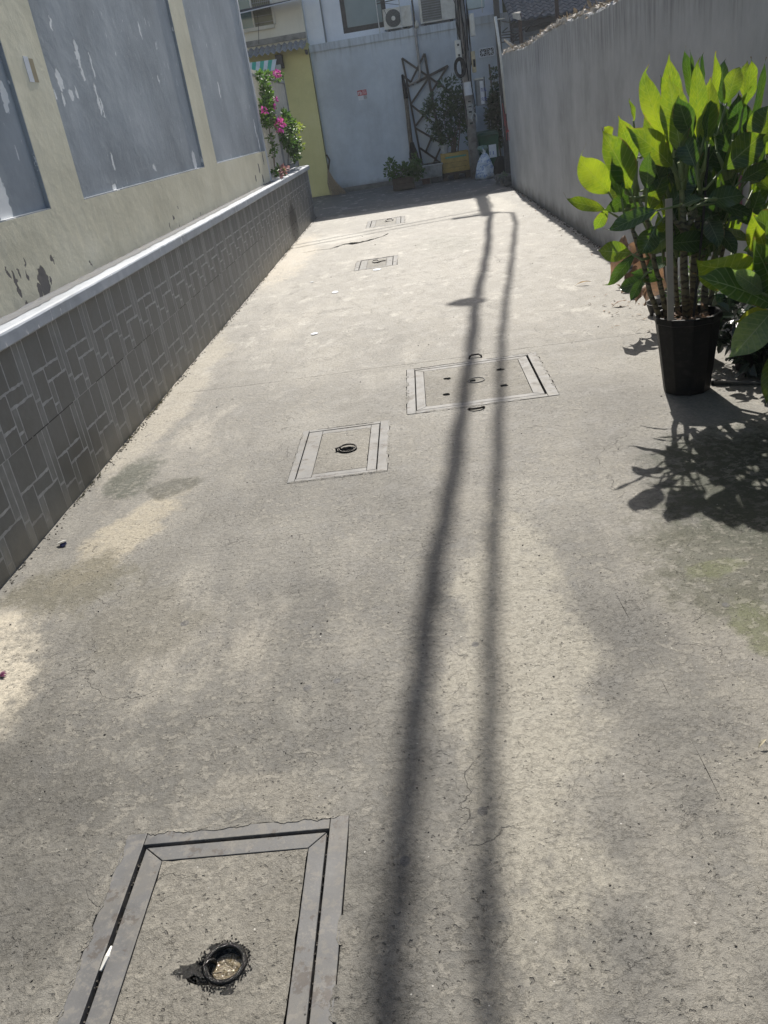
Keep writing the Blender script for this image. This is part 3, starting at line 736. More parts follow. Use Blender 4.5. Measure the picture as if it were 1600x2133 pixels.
ys2 = [-3 + i * .06 for i in range(258)]
for yy in ys2:
    o_ = rnd(-.003, .003)
    for i_, (x, z) in enumerate(fp): mb.v.append((x + (o_ * 3 if i_ == 0 else rnd(-.0015, .0015)), min(yy, 12.39), z + (rnd(-.004, .004) if i_ == 4 else rnd(-.0003, .0003))))
for i_ in range(len(ys2) - 1):
    for j_ in range(4): mb.f.append((i_ * 5 + j_, (i_ + 1) * 5 + j_, (i_ + 1) * 5 + j_ + 1, i_ * 5 + j_ + 1)); mb.uv += [(0, 0)] * 4
mb.build('cement_fillet', simple('shade grey fillet', (.13, .135, .14), .8, .35, 9, bump=.6, dirt=(.12, .115, .10)), tw)  # dark grey puts the fillet's shade into its colour; strip is nearly flat

h = root('plaster_house', (-3.5, 6, 0), 'cream plastered house with sunken grey blue wall panels and peeling paint', 'house')
YC = 12.50
mb = MB()
mb.box(-6, -2.02, -3, YC, 0.9, 6.0)
mb.box(-2.02, -1.97, -3, 12.398, .905, 1.31)                       # bottom band
for a, b in ((-3, -2.43), (.90, 1.42), (4.735, 5.25), (8.58, 9.16)): mb.box(-2.02, -1.97, a, b, 1.31, 5.2)
mb.box(-2.02, -1.97, -3, YC, 5.201, 6.0)
mb.build('wall', CREAM, h)
MB().box(-2.02, -1.968, 12.40, YC + .002, .906, 5.2).build('peeled_corner', plaster('peeled corner paint', (.55, .57, .60), (.68, .69, .70), (.42, .44, .47), flakes=.9, peelcol=(.22, .21, .2), relief=.6), h)
for a, b in ((-2.43, .90), (1.42, 4.735), (5.25, 8.58), (9.16, 12.42)):
    mb = MB()
    mb.face([(-1.992, a, 1.31), (-1.992, b, 1.31), (-1.992, b, 5.2), (-1.992, a, 5.2)])
    e = .004
    mb.build('panel', PANEL, h)
    # moulded edge of the recess
    mb = MB()
    for q0, q1 in (((a, 1.31), (b, 1.31)), ((a, 1.31), (a, 5.2)), ((b, 1.31), (b, 5.2))):
        mb.bar((-1.981, *q0), (-1.981, *q1), .014, .020, (1, 0, 0))
    mb.build('moulding', PANEL, h)
# notice on the pier
c = atX(65, 145, -1.969)
nb = root('paper_notice', c, 'torn white and tan paper notice stuck on the cream pier', 'notice')
MB().box(-1.9695, -1.9675, c.y - .065, c.y - .002, c.z - .062, c.z + .062).build('white_sheet', WHITEP, nb)
MB().box(-1.9695, -1.9680, c.y - .001, c.y + .06, c.z - .06, c.z + .055).build('tan_sheet', TANP, nb)

# fence with climbing plants behind the end of the low wall
XF = -2.02
fn = root('railing_fence', (XF, 14.3, .9), 'tall grey railing of thin vertical bars standing on the end of the low wall', 'fence')
mb = MB(); yy = 12.56
while yy < 16.12:
    mb.box(XF - .006, XF + .006, yy - .006, yy + .006, .93, 2.34); yy += .085
mb.build('bars', LITEBAR, fn)
mb = MB()
for z in (1.0, 1.62, 2.27): mb.box(XF - .018, XF + .018, 12.52, 16.14, z - .015, z + .015)
mb.build('rail', GREYMETAL, fn)
for yy in (12.56, 14.35, 16.12): MB().box(XF - .022, XF + .022, yy - .022, yy + .022, .92, 2.38).build('post', GREYMETAL, fn, bevel=.003)
MB().box(-2.42, -2.40, 12.5, 16.1, .9, 2.22).build('backing_sheet', SHEET, fn)

XV = -1.93
def vine(name, label, cat, greens, mat, pinks=(), yellows=(), L=.05, stem=None, pm=None):
    c0 = atX(*greens[0][:2], XV); r_ = root(name, c0, label, cat)
    mb = MB()
    for px, py, rad, n in greens: c = atX(px, py, XV); mb.cluster(c, (rad * .7, rad * 1.5, rad), int(n * 1.7), L, L * .6)
    mb.build('foliage', mat, r_)
    if yellows:
        mb = MB()
        for px, py, rad, n in yellows: c = atX(px, py, XV + .03); mb.cluster(c, (rad * .7, rad * 1.3, rad), n, L, L * .55)
        mb.build('young_foliage', SMALLY, r_)
    if pinks:
        for px, py, rad, n in pinks: MB().cluster(atX(px, py, XV + .05), (rad, rad, rad), n, L * .8, L * .6, up=0).build('flower_cluster', pm or PINK, r_)
    mb = MB()
    for st in stem or (): mb.tube([atX(px, py, XV - .03) for px, py in st], .007, 6)
    mb.build('stem', BARK, r_)
vine('flowering_vine', 'pink flowered vine climbing the near part of the grey railing', 'vine',
     [(546, 162, .09, 60), (552, 175, .07, 45), (560, 160, .06, 45), (578, 160, .06, 40), (586, 158, .04, 22), (555, 196, .12, 110), (560, 205, .10, 80), (553, 218, .11, 90), (563, 220, .09, 60), (553, 235, .10, 90),
      (560, 245, .10, 80), (551, 252, .08, 60), (566, 250, .06, 30), (572, 258, .07, 40), (564, 290, .05, 14), (572, 307, .05, 18), (568, 320, .04, 14)], SMALL,
     [(571, 154, .04, 34), (578, 153, .04, 34), (573, 208, .026, 18), (568, 221, .03, 20), (551, 230, .03, 20), (574, 249, .03, 20), (581, 260, .085, 90)], (), .055,
     [[(572, 350), (566, 300), (558, 250), (552, 200), (546, 165)], [(566, 300), (578, 262)], [(548, 168), (575, 160)], [(572, 350), (572, 300)]])
vine('green_shrub', 'yellow tipped leafy shrub spilling through the far end of the grey railing', 'shrub',
     [(594, 240, .08, 50), (598, 250, .10, 70), (592, 262, .09, 70), (606, 262, .12, 110), (602, 278, .14, 150), (598, 292, .14, 150), (608, 295, .14, 140), (608, 308, .12, 100), (614, 320, .11, 80), (590, 280, .08, 50), (620, 300, .07, 40)], SMALL, (),
     [(614, 263, .08, 60), (626, 263, .07, 40), (620, 268, .06, 30), (628, 302, .06, 36), (621, 292, .05, 20), (616, 325, .05, 12)], .06,
     [[(600, 345), (601, 310), (603, 280), (598, 245)], [(601, 310), (622, 296)], [(603, 285), (622, 264)]])
vine('pink_leaf_plant', 'small pink and green leafed plant growing at the foot of the railing on the ledge', 'plant',
     [(581, 352, .05, 26), (590, 358, .045, 20), (572, 360, .04, 16)], SMALL, [(588, 353, .06, 40), (596, 352, .04, 20), (583, 362, .045, 24)], (), .06, [[(586, 366), (587, 352)]], PINKD)

# ---------------------------------------------------------------- right wall
XR = 1.81
rw = root('rendered_wall', (XR + .1, 6, 0), 'tall grey rendered wall with dark streaks and a crumbling top along the right side', 'wall')
mb = MB(); ys = [-3 + i * .1 for i in range(196)]; top = []
for yy in ys: top.append(2.085 + .03 * math.sin(yy * 1.3) * .4 + rnd(-.012, .012) + (.03 if yy > 9 else 0) + .05 * max(0, (yy - 14) / 2.5))
for i, yy in enumerate(ys):
    t = top[i]; mb.v += [(XR, yy, 0), (XR + rnd(-.002, .002), yy, t - .012 - rnd(0, .02)), (XR + .006 + rnd(0, .012), yy, t), (XR + .10, yy, t + rnd(-.01, .02)), (XR + .19, yy, t - .01), (XR + .2, yy, 0)]
for i in range(len(ys) - 1):
    for j in range(5): mb.f.append((i * 6 + j, i * 6 + j + 1, (i + 1) * 6 + j + 1, (i + 1) * 6 + j)[::-1]); mb.uv += [(0, 0)] * 4
e = (len(ys) - 1) * 6
mb.f.append(tuple(e + j for j in range(6))); mb.uv += [(0, 0)] * 6
mb.build('wall_body', RWALL, rw)
mb = MB()      # rubble and mortar lumps along the top
for _ in range(1500):
    yy = rnd(6.5, 16.45) if random.random() < .8 else rnd(-2, 7); i = int((yy + 3) / .1)
    dens = .5 + .5 * math.sin(yy * 2.1) * math.sin(yy * .9 + 1)
    if random.random() > .35 + dens * .7: continue
    d = rnd(.006, .026) * (1.2 if yy > 10 else 1); c = V((XR + rnd(-.004, .14), yy, top[min(i, len(top) - 1)] + rnd(-.012, .012)))
    q = [V((i_ * d * rnd(.5, 1.6), j_ * d * rnd(.5, 1.6), 0)) for i_, j_ in ((-1, -1), (1, -1), (1, 1), (-1, 1))]
    mb.hexa([c + p for p in q] + [c + p * .6 + V((rnd(-.01, .01), rnd(-.01, .01), d * rnd(.5, 1.9))) for p in q])
stuff(mb.build('rubble', RUBBLE, rw))
mb = MB()
for _ in range(420):
    yy = rnd(7.5, 16.4); i = int((yy + 3) / .1); c = V((XR + rnd(0, .15), yy, top[min(i, len(top) - 1)] + rnd(0, .03)))
    mb.lf(c, (rnd(-1, .6), rnd(-1, 1), rnd(-.4, 1.1)), (rnd(-1, 1), rnd(-1, 1), 1), rnd(.03, .10), rnd(.012, .035))
stuff(mb.build('leaf_litter', simple('bleached leaf scraps', (.34, .27, .19), .8, .5, 40), rw))
c = atX(1243, 23, XR + .04)
MB().hexa([c + V(p) for p in ((-.03, -.09, -.06), (.05, -.09, -.06), (.05, .07, -.06), (-.03, .07, -.06), (-.0, -.06, .02), (.04, -.05, .04), (.03, .02, .055), (-.01, .01, .05))]).build('broken_block', RUBBLE, rw)
# red scrawl and torn strip near the far end
mb = MB()
for a, b in (((1052, 235), (1056, 292)), ((1056, 252), (1061, 292)), ((1054, 274), (1060, 272)), ((1047, 215), (1052, 262))):
    mb.bar(atX(*a, XR - .001), atX(*b, XR - .001), .035, .003, (1, 0, 0))
mb.build('red_scrawl', RED, rw)
mb = MB()
for a, b, wd in (((1042, 200), (1045, 232), .12), ((1045, 232), (1049, 285), .09)): mb.bar(atX(*a, XR - .0015), atX(*b, XR - .0015), wd, .003, (1, 0, 0))
mb.build('torn_strip', simple('faded paper', (.34, .36, .38), .8, .3, 20), rw)

# ---------------------------------------------------------------- far buildings
YB = 21.35
bb = root('blue_house', (0, 22, 0), 'pale blue house closing the end of the alley, air conditioners on its ledge', 'house')
mb = MB()
mb.box(-1.96, 2.55, YB, 22.2, 0, 3.02); mb.box(-1.99, 2.55, YB - .03, 22.2, 3.02, 3.17)
mb.build('lower_wall', BLUE, bb)
mb = MB()
mb.box(-1.985, -1.60, 21.62, 22.6, 3.172, 6.5)                # corner pier
mb.box(-1.57, -1.16, 21.80, 22.6, 3.172, 6.5)
mb.box(-1.16, -.14, 21.80, 22.6, 3.172, 3.32); mb.box(-1.16, -.14, 21.8, 22.6, 4.45, 6.5)
mb.box(-.14, 1.62, 21.80, 22.6, 3.172, 6.5); mb.box(1.62, 2.5, 22.05, 22.6, 3.172, 6.5)
mb.build('upper_wall', WHITEB, bb)
MB().box(-1.60, -1.57, 21.70, 22.5, 3.172, 6.5).build('expansion_joint', GREYMETAL, bb)
MB().box(-1.96, 2.5, YB - .13, YB, 0, .10).build('plinth', simple('dirty plinth', (.20, .195, .18), .9, .4, 6, bump=.6), bb)
wn = MB()
wn.box(-1.16, -1.06, 21.86, 21.93, 3.32, 4.45); wn.box(-.24, -.14, 21.86, 21.93, 3.32, 4.45); wn.box(-1.06, -.24, 21.86, 21.93, 3.32, 3.43); wn.box(-1.06, -.24, 21.86, 21.93, 4.35, 4.45)
wf = wn.build('window', DARKMETAL, bb)
MB().box(-1.06, -.24, 21.89, 21.92, 3.43, 4.35).build('pane', GLASS, wf)
tow = MB(); tow.box(-8, 9, 22.62, 23.5, 0, 6.8); tow.box(2.55, 9, 22.0, 22.62, 0, 2.0)
tow = tow.build('olive_building', OLIVE); tag(tow, 'mossy olive wall rising behind the blue house and the pole', 'building')
# vent blocks
va, vb = atY(997, 100, YB), atY(1030, 118, YB)
for i in range(2):
    cx = va.x + (vb.x - va.x) * (.27 + .5 * i); cz = (va.z + vb.z) / 2 + .005; s_ = .082
    o = MB().box(cx - s_, cx + s_, YB - .004, YB - .001, cz - s_, cz + s_).build('vent_block', DARKV, bb)
    mb = MB()
    for a in (45, -45, 0, 90):
        dx, dz = math.cos(R(a)) * s_ * 1.25, math.sin(R(a)) * s_ * 1.25
        if a in (0, 90): dx *= .8; dz *= .8
        mb.bar((cx - dx, YB - .012 - a * .00001, cz - dz), (cx + dx, YB - .012 - a * .00001, cz + dz), .012, .012)
    for q in ((-s_, -s_, s_, -s_), (-s_, s_, s_, s_), (-s_, -s_, -s_, s_), (s_, -s_, s_, s_)): mb.bar((cx + q[0], YB - .014, cz + q[1]), (cx + q[2], YB - .014, cz + q[3]), .022, .02)
    mb.build('grille', WHITEB, o)
# air conditioners
def aircon(x0, x1, z0, z1, fan, label):
    r_ = root('air_conditioner', ((x0 + x1) / 2, 21.6, z0), label, 'air conditioner', 'air conditioners on the ledge')
    MB().box(x0, x1, 21.44, 21.74, z0, z1).build('casing', WHITEM, r_, bevel=.012)
    for xx in (x0 + .1, x1 - .1): MB().box(xx - .03, xx + .03, 21.42, 21.76, z0 - .05, z0 - .001).build('foot', DARKMETAL, r_)
    cz = (z0 + z1) / 2; hh = (z1 - z0) * .43
    if fan:
        cx = x0 + .32 * (x1 - x0) + .02
        n = 40; pts = [(cx + hh * math.cos(2 * math.pi * i / n), 21.432, cz + hh * math.sin(2 * math.pi * i / n)) for i in range(n)]
        g = MB().poly(pts + [(p[0], 21.445, p[2]) for p in pts], [tuple(range(n))] + [(i, i + n, (i + 1) % n + n, (i + 1) % n) for i in range(n)]).build('fan_grille', simple('dark grille', (.06, .065, .065), .5, .2, 20), r_)
        hb = [(cx + .045 * math.cos(2 * math.pi * i / 20), 21.422, cz + .045 * math.sin(2 * math.pi * i / 20)) for i in range(20)]
        MB().poly(hb + [(p[0], 21.43, p[2]) for p in hb], [tuple(range(20))] + [(i, i + 20, (i + 1) % 20 + 20, (i + 1) % 20) for i in range(20)]).build('hub', WHITEM, g)
        mb = MB()
        for q in range(1, 7):
            rr = hh * q / 6.6; mb.tube([(cx + rr * math.cos(2 * math.pi * i / 28), 21.426, cz + rr * math.sin(2 * math.pi * i / 28)) for i in range(29)], .0035, 4, False)
        mb.build('guard_wire', GREYMETAL, g)
    else:
        xa, xb = x0 + .05, x0 + .60 * (x1 - x0)
        g = MB().box(xa, xb, 21.434, 21.445, cz - hh, cz + hh).build('fan_grille', simple('grey grille', (.14, .145, .14), .5, .2, 20), r_)
        mb = MB()
        for q in range(9):
            z = cz - hh + .02 + q * (2 * hh - .04) / 8; mb.box(xa + .01, xb - .01, 21.418, 21.433, z - .012, z + .005)
        mb.build('louvre', GREYMETAL, g)
        MB().box(x1 - .13, x1 - .07, 21.434, 21.439, z1 - .08, z1 - .04).build('badge', BLUEINK, r_)
aircon(-.22, .42, 3.225, 3.63, True, 'beige air conditioner with a round black fan, left of the two on the ledge')
aircon(.60, 1.40, 3.225, 3.72, False, 'wide louvred air conditioner on the ledge beside the pole')
p0 = atY(912, 3, 21.5)
rs = root('red_sign', (1.1, 21.5, 3.8), 'red sign standing above the louvred air conditioner', 'sign')
MB().box(p0.x, p0.x + .30, 21.50, 21.53, 3.735, 4.1).build('board', RED, rs); MB().box(.72, p0.x - .03, 21.50, 21.53, 3.74, 4.1).build('white_board', WHITEP, rs)
# frame of thin rods in front of the first unit
wr_ = root('drying_rack', (-.2, 21.45, 3.18), 'thin metal drying rack standing on the ledge in front of the round fan', 'rack')
a, b = atY(791, 65, 21.42), atY(838, 62, 21.42); ROD = simple('white rod', (.6, .6, .58), .5, .2, 30)
for q in (a, b): MB().tube([(q.x, q.y, 3.17), (q.x - .0, q.y, 4.1)], .011, 6).build('upright', ROD, wr_)
mb = MB(); mb.tube([(a.x, a.y, 3.75), (b.x, b.y, 3.78)], .01, 6); mb.tube([(a.x, a.y, 3.80), (b.x, b.y, 3.83)], .008, 6); mb.tube([(a.x + .1, a.y, 3.76), (a.x + .2, a.y, 3.5)], .005, 5); mb.tube([(a.x + .1, a.y, 3.76), (b.x, b.y, 3.66)], .005, 5)
mb.build('crossbar', DARKMETAL, wr_)
# drain pipe with a branch
dp = root('drain_pipe', atY(876, 100, YB - .06), 'grey brown drain pipe running down the blue wall and bending to the burnt post', 'pipe')
pts = [atY(*q, YB - .07) for q in ((858, 0), (862, 30), (865, 58), (868, 90), (872, 120), (875, 150), (873, 165), (862, 172), (852, 176))]
MB().tube(pts[:3], .02, 8).build('upper_pipe', DARKMETAL, dp, smooth=True)
MB().tube(pts[2:], .03, 10).build('lower_pipe', POLEC, dp, smooth=True)
c = atY(868, 52, YB - .07); MB().lathe(c, [(.0, -.05), (.045, -.045), (.05, 0), (.04, .05), (.02, .09), (0, .1)], 10).build('elbow', WHITEM, dp, smooth=True)
# burnt wooden post
bp = root('burnt_post', atY(855, 345, 21.1), 'scorched wooden post with a black stump base leaning by the lattice', 'post')
q = [atY(a, b, 21.15) for a, b in ((838, 155), (842, 178), (846, 205), (849, 235), (852, 262), (855, 290), (860, 330))]
MB().tube(q[2:], [.05, .045, .05, .05, .06], 8).build('post_body', BARK, bp, smooth=True)
MB().tube([q[0] + V((0, 0, .0)), q[1], q[2]], [.025, .045, .055], 8).build('charred_head', DARKV, bp, smooth=True)
MB().tube([atY(858, 296, 21.1), atY(861, 318, 21.08), atY(866, 345, 21.05)], [.04, .10, .13], 9).build('charred_base', simple('charred wood', (.02, .018, .016), .9, .4, 20, bump=1), bp, smooth=True)
# lattice of thin battens
T = lambda x, y: atY(760 + x / 4.706, y / 4.706, YB - .05)
lt = root('batten_trellis', T(560, 1600), 'crooked star shaped trellis of thin grey battens against the blue wall', 'trellis')
bars = [((365, 570), (845, 905)), ((365, 570), (420, 830)), ((585, 525), (430, 850)), ((585, 525), (665, 985)), ((818, 645), (505, 808)), ((815, 645), (655, 900)), ((625, 765), (450, 1025)),
        ((450, 1025), (660, 1195)), ((640, 1040), (500, 1232)), ((500, 1258), (755, 1405)), ((665, 1320), (592, 1500)), ((410, 800), (475, 1150)), ((475, 1150), (562, 1605)), ((660, 985), (762, 1462)),
        ((540, 1450), (705, 1565)), ((768, 1390), (642, 1672)), ((562, 1602), (642, 1672)), ((690, 1565), (770, 1610)), ((370, 740), (480, 830))]
for i, (a, b) in enumerate(bars):
    off = V((0, -.014 * (i % 4), 0)); MB().bar(T(*a) + off, T(*b) + off, .055 if i in (3, 4, 13) else .044, .014).build('batten', simple('batten wood', (.075, .065, .058), .8, .35, 12) if i == 0 else bpy.data.materials['batten wood'], lt)
# small red notice with a white lower half
c = atY(755, 198, YB - .01)
sg = root('wall_notice', c, 'small red and white printed notice glued on the blue wall', 'sign')
MB().box(c.x - .105, c.x + .105, YB - .012, YB - .002, c.z - .005, c.z + .105).build('red_panel', RED, sg)
MB().box(c.x - .10, c.x + .02, YB - .010, YB - .002, c.z - .10, c.z - .006).build('white_panel', WHITEP, sg)
MB().box(c.x + .025, c.x + .10, YB - .009, YB - .002, c.z - .085, c.z - .006).build('pale_panel', simple('faded pink paper', (.42, .40, .42), .8, .3, 60), sg)
mb = MB()
for i in range(5): mb.box(c.x - .0, c.x + .095, YB - .0145, YB - .0122, c.z + .012 + i * .018, c.z + .018 + i * .018)
for xx in (-.09, -.055, -.03): mb.box(c.x + xx, c.x + xx + .015, YB - .0145, YB - .0122, c.z + .01, c.z + .07)
mb.box(c.x - .09, c.x - .03, YB - .0145, YB - .0124, c.z + .07, c.z + .08)
mb.build('lettering', WHITEP, sg)

# ------- yellow building with the corrugated eave
yb = root('yellow_house', (-3, 22, 0), 'yellow and beige house with a corrugated eave and a barred window above', 'house')
mb = MB(); mb.box(-8, -1.962, 21.2, 22.6, 0, 3.22); mb.build('lower_wall', YELLOW, yb)
MB().box(-8, -1.99, 21.42, 22.6, 3.22, 6.5).build('upper_wall', BEIGE, yb)
MB().box(-1.972, -1.958, 21.19, 21.215, .5, 3.1).build('corner_pipe', DARKMETAL, yb)
mb = MB(); x = -8.0; n = 0; seg = []
while x < -1.98: seg.append(x); x += .0325
zf = lambda i: .028 * math.sin(i * math.pi / 2)
for i in range(len(seg)): mb.v += [(seg[i], 20.78, 3.11 + zf(i)), (seg[i], 21.42, 3.30 + zf(i)), (seg[i], 20.78, 3.098 + zf(i)), (seg[i], 21.42, 3.288 + zf(i))]
for i in range(len(seg) - 1):
    a = i * 4; b = a + 4
    for f in ((a, b, b + 1, a + 1), (a + 2, a + 3, b + 3, b + 2), (a, a + 2, b + 2, b)): mb.f.append(f); mb.uv += [(0, 0)] * 4
mb.build('eave', FIBRE, yb)
MB().box(-8, -1.99, 21.36, 21.419, 3.335, 3.45).build('flashing', simple('grey mortar', (.27, .265, .255), .9, .4, 6, bump=.6), yb)
MB().box(-2.03, -1.99, 20.9, 21.2, 2.99, 3.07).build('bracket', DARKMETAL, yb)
wx0, wx1, wz0, wz1 = -3.75, -2.66, 3.70, 4.7
mb = MB(); mb.box(wx0, wx1, 21.33, 21.42, wz0 - .07, wz0 - .001); mb.box(wx1, wx1 + .045, 21.35, 21.419, wz0, wz1)
mb.box(wx0, wx1, 21.35, 21.419, wz1, wz1 + .05); mb.box(-3.12, -3.085, 21.36, 21.418, wz0, wz1)
wf = mb.build('window', WHITEM, yb)
MB().box(wx0, -3.12, 21.395, 21.4185, wz0, wz1).build('pane', GLASST, wf)
MB().box(-3.085, wx1, 21.40, 21.4185, wz0, wz1).build('pane', simple('olive window interior', (.09, .10, .05), .3, .5, 6), wf)
mb = MB()
for i in range(10): mb.box(-3.07 + i * .044, -3.062 + i * .044, 21.345, 21.353, wz0 + .3, wz1)
for i in range(7): mb.box(-3.085, wx1, 21.342, 21.350, wz0 + .06 + i * .13, wz0 + .072 + i * .13)
mb.build('grille', GREYMETAL, wf)
# dark cloth canopy over the window and its cable
ap, aq = atY(500, 28, 20.9), atY(640, -8, 20.9)
aw = root('dark_canopy', ap, 'narrow dark canopy slung across the beige upper wall', 'canopy')
MB().hexa([ap + V((-.6, 0, -.02)), aq + V((.0, 0, -.01)), aq + V((0, .4, .02)), ap + V((-.6, .4, .02)), ap + V((-.6, 0, .0)), aq + V((0, 0, .01)), aq + V((0, .4, .05)), ap + V((-.6, .4, .10))]).build('cloth', simple('dark canopy cloth', (.035, .038, .05), .8, .3, 4), aw)
MB().tube([ap + V((-.6, -.02, -.03)), aq + V((0, -.02, -.02))], .012, 6).build('edge_rod', WHITEP, aw)
MB().tube([ap + V((.33, .3, 0)), ap + V((.30, .36, -.25)), ap + V((.25, .38, -.5)), ap + V((.23, .38, -.60))], .006, 5).build('dangling_wire', CABLE, aw)
# green striped awning
ga = root('striped_awning', atY(545, 140, 20.6), 'green and white striped awning under the corrugated eave', 'awning')
tl, tr_, br, bl = atY(500, 133, 20.6), atY(576, 123, 20.6), atY(572, 146, 20.35), atY(500, 158, 20.35)
for i in range(9):
    a, b = i / 9, (i + 1) / 9; A_, B_, C_, D_ = tl.lerp(tr_, a), tl.lerp(tr_, b), bl.lerp(br, b), bl.lerp(br, a); th = V((0, .012, 0))
    MB().hexa([D_, C_, B_, A_, D_ + th, C_ + th, B_ + th, A_ + th]).build('stripe', GREENA if i % 2 else WHITEA, ga)
c = atY(582, 128, 20.8)
jb = root('meter_box', c, 'small dark electricity box with a white meter beside the striped awning', 'meter box')
MB().box(c.x - .10, c.x + .05, 20.95, 21.19, c.z - .12, c.z + .15).build('case', simple('dark box paint', (.05, .045, .05), .6, .3, 9), jb, bevel=.008)
MB().box(c.x - .12, c.x + .0, 20.88, 20.949, c.z - .16, c.z - .05).build('meter', WHITEM, jb, bevel=.01)
# broom leaning in the corner
t, b1, b2 = atY(680, 322, 21.0), atY(688, 408, 20.75), atY(721, 402, 20.75)
br = root('straw_broom', b1, 'straw broom leaning upside up in the corner of the yellow and blue walls', 'broom')
MB().tube([t, t + V((.05, 0, -.12)), t.lerp(b1, .45)], .02, 8).build('handle', WOODB, br)
mb = MB(); nk = t.lerp(b1, .40)
for i in range(190):
    e_ = b1.lerp(b2, random.random() ** .9) + V((0, rnd(-.12, .12), rnd(-.02, .04))); md = nk.lerp(e_, .5) + V((rnd(-.02, .02) - .03, rnd(-.02, .02), 0))
    mb.tube([nk + V((rnd(-.01, .01), rnd(-.01, .01), rnd(-.05, .05))), md, V((e_.x, e_.y, max(.004, e_.z)))], [.003, .004, .002], 4, False)
mb.build('bristles', STRAW, br)

# ---------------------------------------------------------------- utility pole
PX, PY = 1.38, 19.55
up = root('utility_pole', (PX, PY, 0), 'concrete utility pole wrapped in black cables with papers pasted on it', 'utility pole')
MB().tube([(PX, PY, -.02), (PX, PY, 3.0), (PX, PY, 6.95)], [.105, .092, .075], 18).build('pole_shaft', POLEC, up, smooth=True)
MB().box(PX - .50, PX + .20, PY - .04, PY + .04, 6.72, 6.82).build('crossarm', DARKMETAL, up)
mb = MB()
for i in range(11):
    a = rnd(-2.8, -.2); z0, z1 = rnd(1.7, 2.5), rnd(3.2, 6.5); pts = []
    for k in range(9):
        t_ = k / 8; aa = a + rnd(-.25, .25); rr = .11 + rnd(0, .05); pts.append((PX + rr * math.cos(aa), PY + rr * math.sin(aa), z0 + (z1 - z0) * t_))
    mb.tube(pts, rnd(.006, .013), 6)
for xx, zz in ((-.10, 1.0), (.09, 1.2)):
    mb.tube([(PX + xx + .02 * math.sin(k), PY - .08, zz + (2.4 - zz) * k / 8) for k in range(9)], .009, 6)
mb.build('cable_riser', CABLE, up, smooth=True)
mb = MB(); cc = atY(958, 141, 19.4)
for i in range(6): mb.tube([(cc.x + (.07 + .01 * i) * math.cos(a / 16 * 6.283), cc.y - .012 * i, cc.z + (.13 + .012 * i) * math.sin(a / 16 * 6.283)) for a in range(17)], .008, 5, False)
mb.build('cable_coil', CABLE, up, smooth=True)
for (a, b, cm) in (((978, 170), (990, 196), WHITEP), ((982, 215), (993, 246), simple('faded bill', (.36, .36, .35), .8, .4, 30))):
    p, q = atY(*a, PY - .1), atY(*b, PY - .1); n = 8; pts = []
    mb = MB()
    for k in range(n + 1): an = -math.pi / 2 + (k / n - .5) * 1.9; mb.v += [(PX + .104 * math.cos(an), PY + .104 * math.sin(an), q.z), (PX + .102 * math.cos(an), PY + .102 * math.sin(an), p.z)]
    for k in range(n): mb.f.append((2 * k, 2 * k + 2, 2 * k + 3, 2 * k + 1)); mb.uv += [(0, 0)] * 4
    mb.build('pasted_bill', cm, up, smooth=True)
mb = MB()
SI = simple('stencil ink', (.04, .05, .05), .8, .4, 30)
for z, s_ in ((1.52, .03), (1.42, .022), (1.32, .04), (1.10, .045)): MB().box(PX - .03, PX + .03, PY - .112, PY - .103, z - s_ * .4, z + s_ * .4).build('stencil_mark', SI, up)
mb = MB(); cc = atY(988, 246, PY - .1)
mb.tube([(cc.x + .05 * math.cos(a), PY - .108 - .0 * a, cc.z + .10 * math.sin(a)) for a in [i * .35 - .9 for i in range(14)]], .012, 5)
mb.build('chalk_mark', simple('pale chalk', (.5, .5, .48), .8, .2, 30), up)

def pbox(name, a, b, Y, label, mat, cat, grp, extra=None, dy=.1):
    p, q = atY(*a, Y), atY(*b, Y); r_ = root(name, ((p.x + q.x) / 2, Y, q.z), label, cat, grp)
    x0, x1, z0, z1 = p.x, q.x, q.z, p.z
    MB().box(x0, x1, Y, Y + dy, z0, z1).build('case', mat, r_, bevel=.01)
    MB().box(x0 + .02, x1 - .02, Y - .008, Y - .0005, z0 + .03, z1 - .04).build('cover', mat, r_, bevel=.003)
    return r_, x0, x1, z0, z1
G_ = 'boxes fixed to the utility pole'
r_, x0, x1, z0, z1 = pbox('meter_box', (947, 84), (963, 122), 19.42, 'white meter box on the left side of the utility pole', WHITEM, 'meter box', G_)
for z in (z1 - .09, z0 + .07): MB().box((x0 + x1) / 2 - .018, (x0 + x1) / 2 + .022, 19.404, 19.411, z - .02, z + .02).build('window', DARKMETAL, r_)
r_, x0, x1, z0, z1 = pbox('meter_box', (977, 28), (991, 74), 19.40, 'tall white box at the top of the utility pole', WHITEM, 'meter box', G_)
MB().box(x0 + .08, x1 - .005, 19.38, 19.3915, z0 + .1, z0 + .26).build('latch_plate', WHITEM, r_, bevel=.003)
r_, x0, x1, z0, z1 = pbox('meter_box', (981, 107), (993, 150), 19.42, 'yellowed meter box with a black opening on the right of the utility pole', CREAMP, 'meter box', G_)
MB().box(x0 + .025, x0 + .07, 19.405, 19.411, z0 + .10, z0 + .24).build('opening', DARKV, r_)
p, q = atY(990, 167, 19.62), atY(1011, 218, 19.62)
r_ = root('service_cabinet', ((p.x + q.x) / 2, 19.7, q.z), 'tall grey cabinet with two blue stamps hanging right of the utility pole', 'cabinet')
MB().box(p.x, q.x, 19.62, 19.86, q.z, p.z).build('case', GREYMETAL, r_, bevel=.012)
MB().box(p.x - .02, q.x + .01, 19.60, 19.88, p.z + .001, p.z + .03).build('lid', WHITEM, r_)
MB().box(p.x + .085, q.x - .01, 19.612, 19.6195, q.z + .02, p.z - .03).build('sticker', WHITEP, r_)
MB().box(q.x + .012, q.x + .03, 19.62, 19.66, q.z + .02, p.z + .04).build('side_rod', CABLE, r_)
mb = MB()
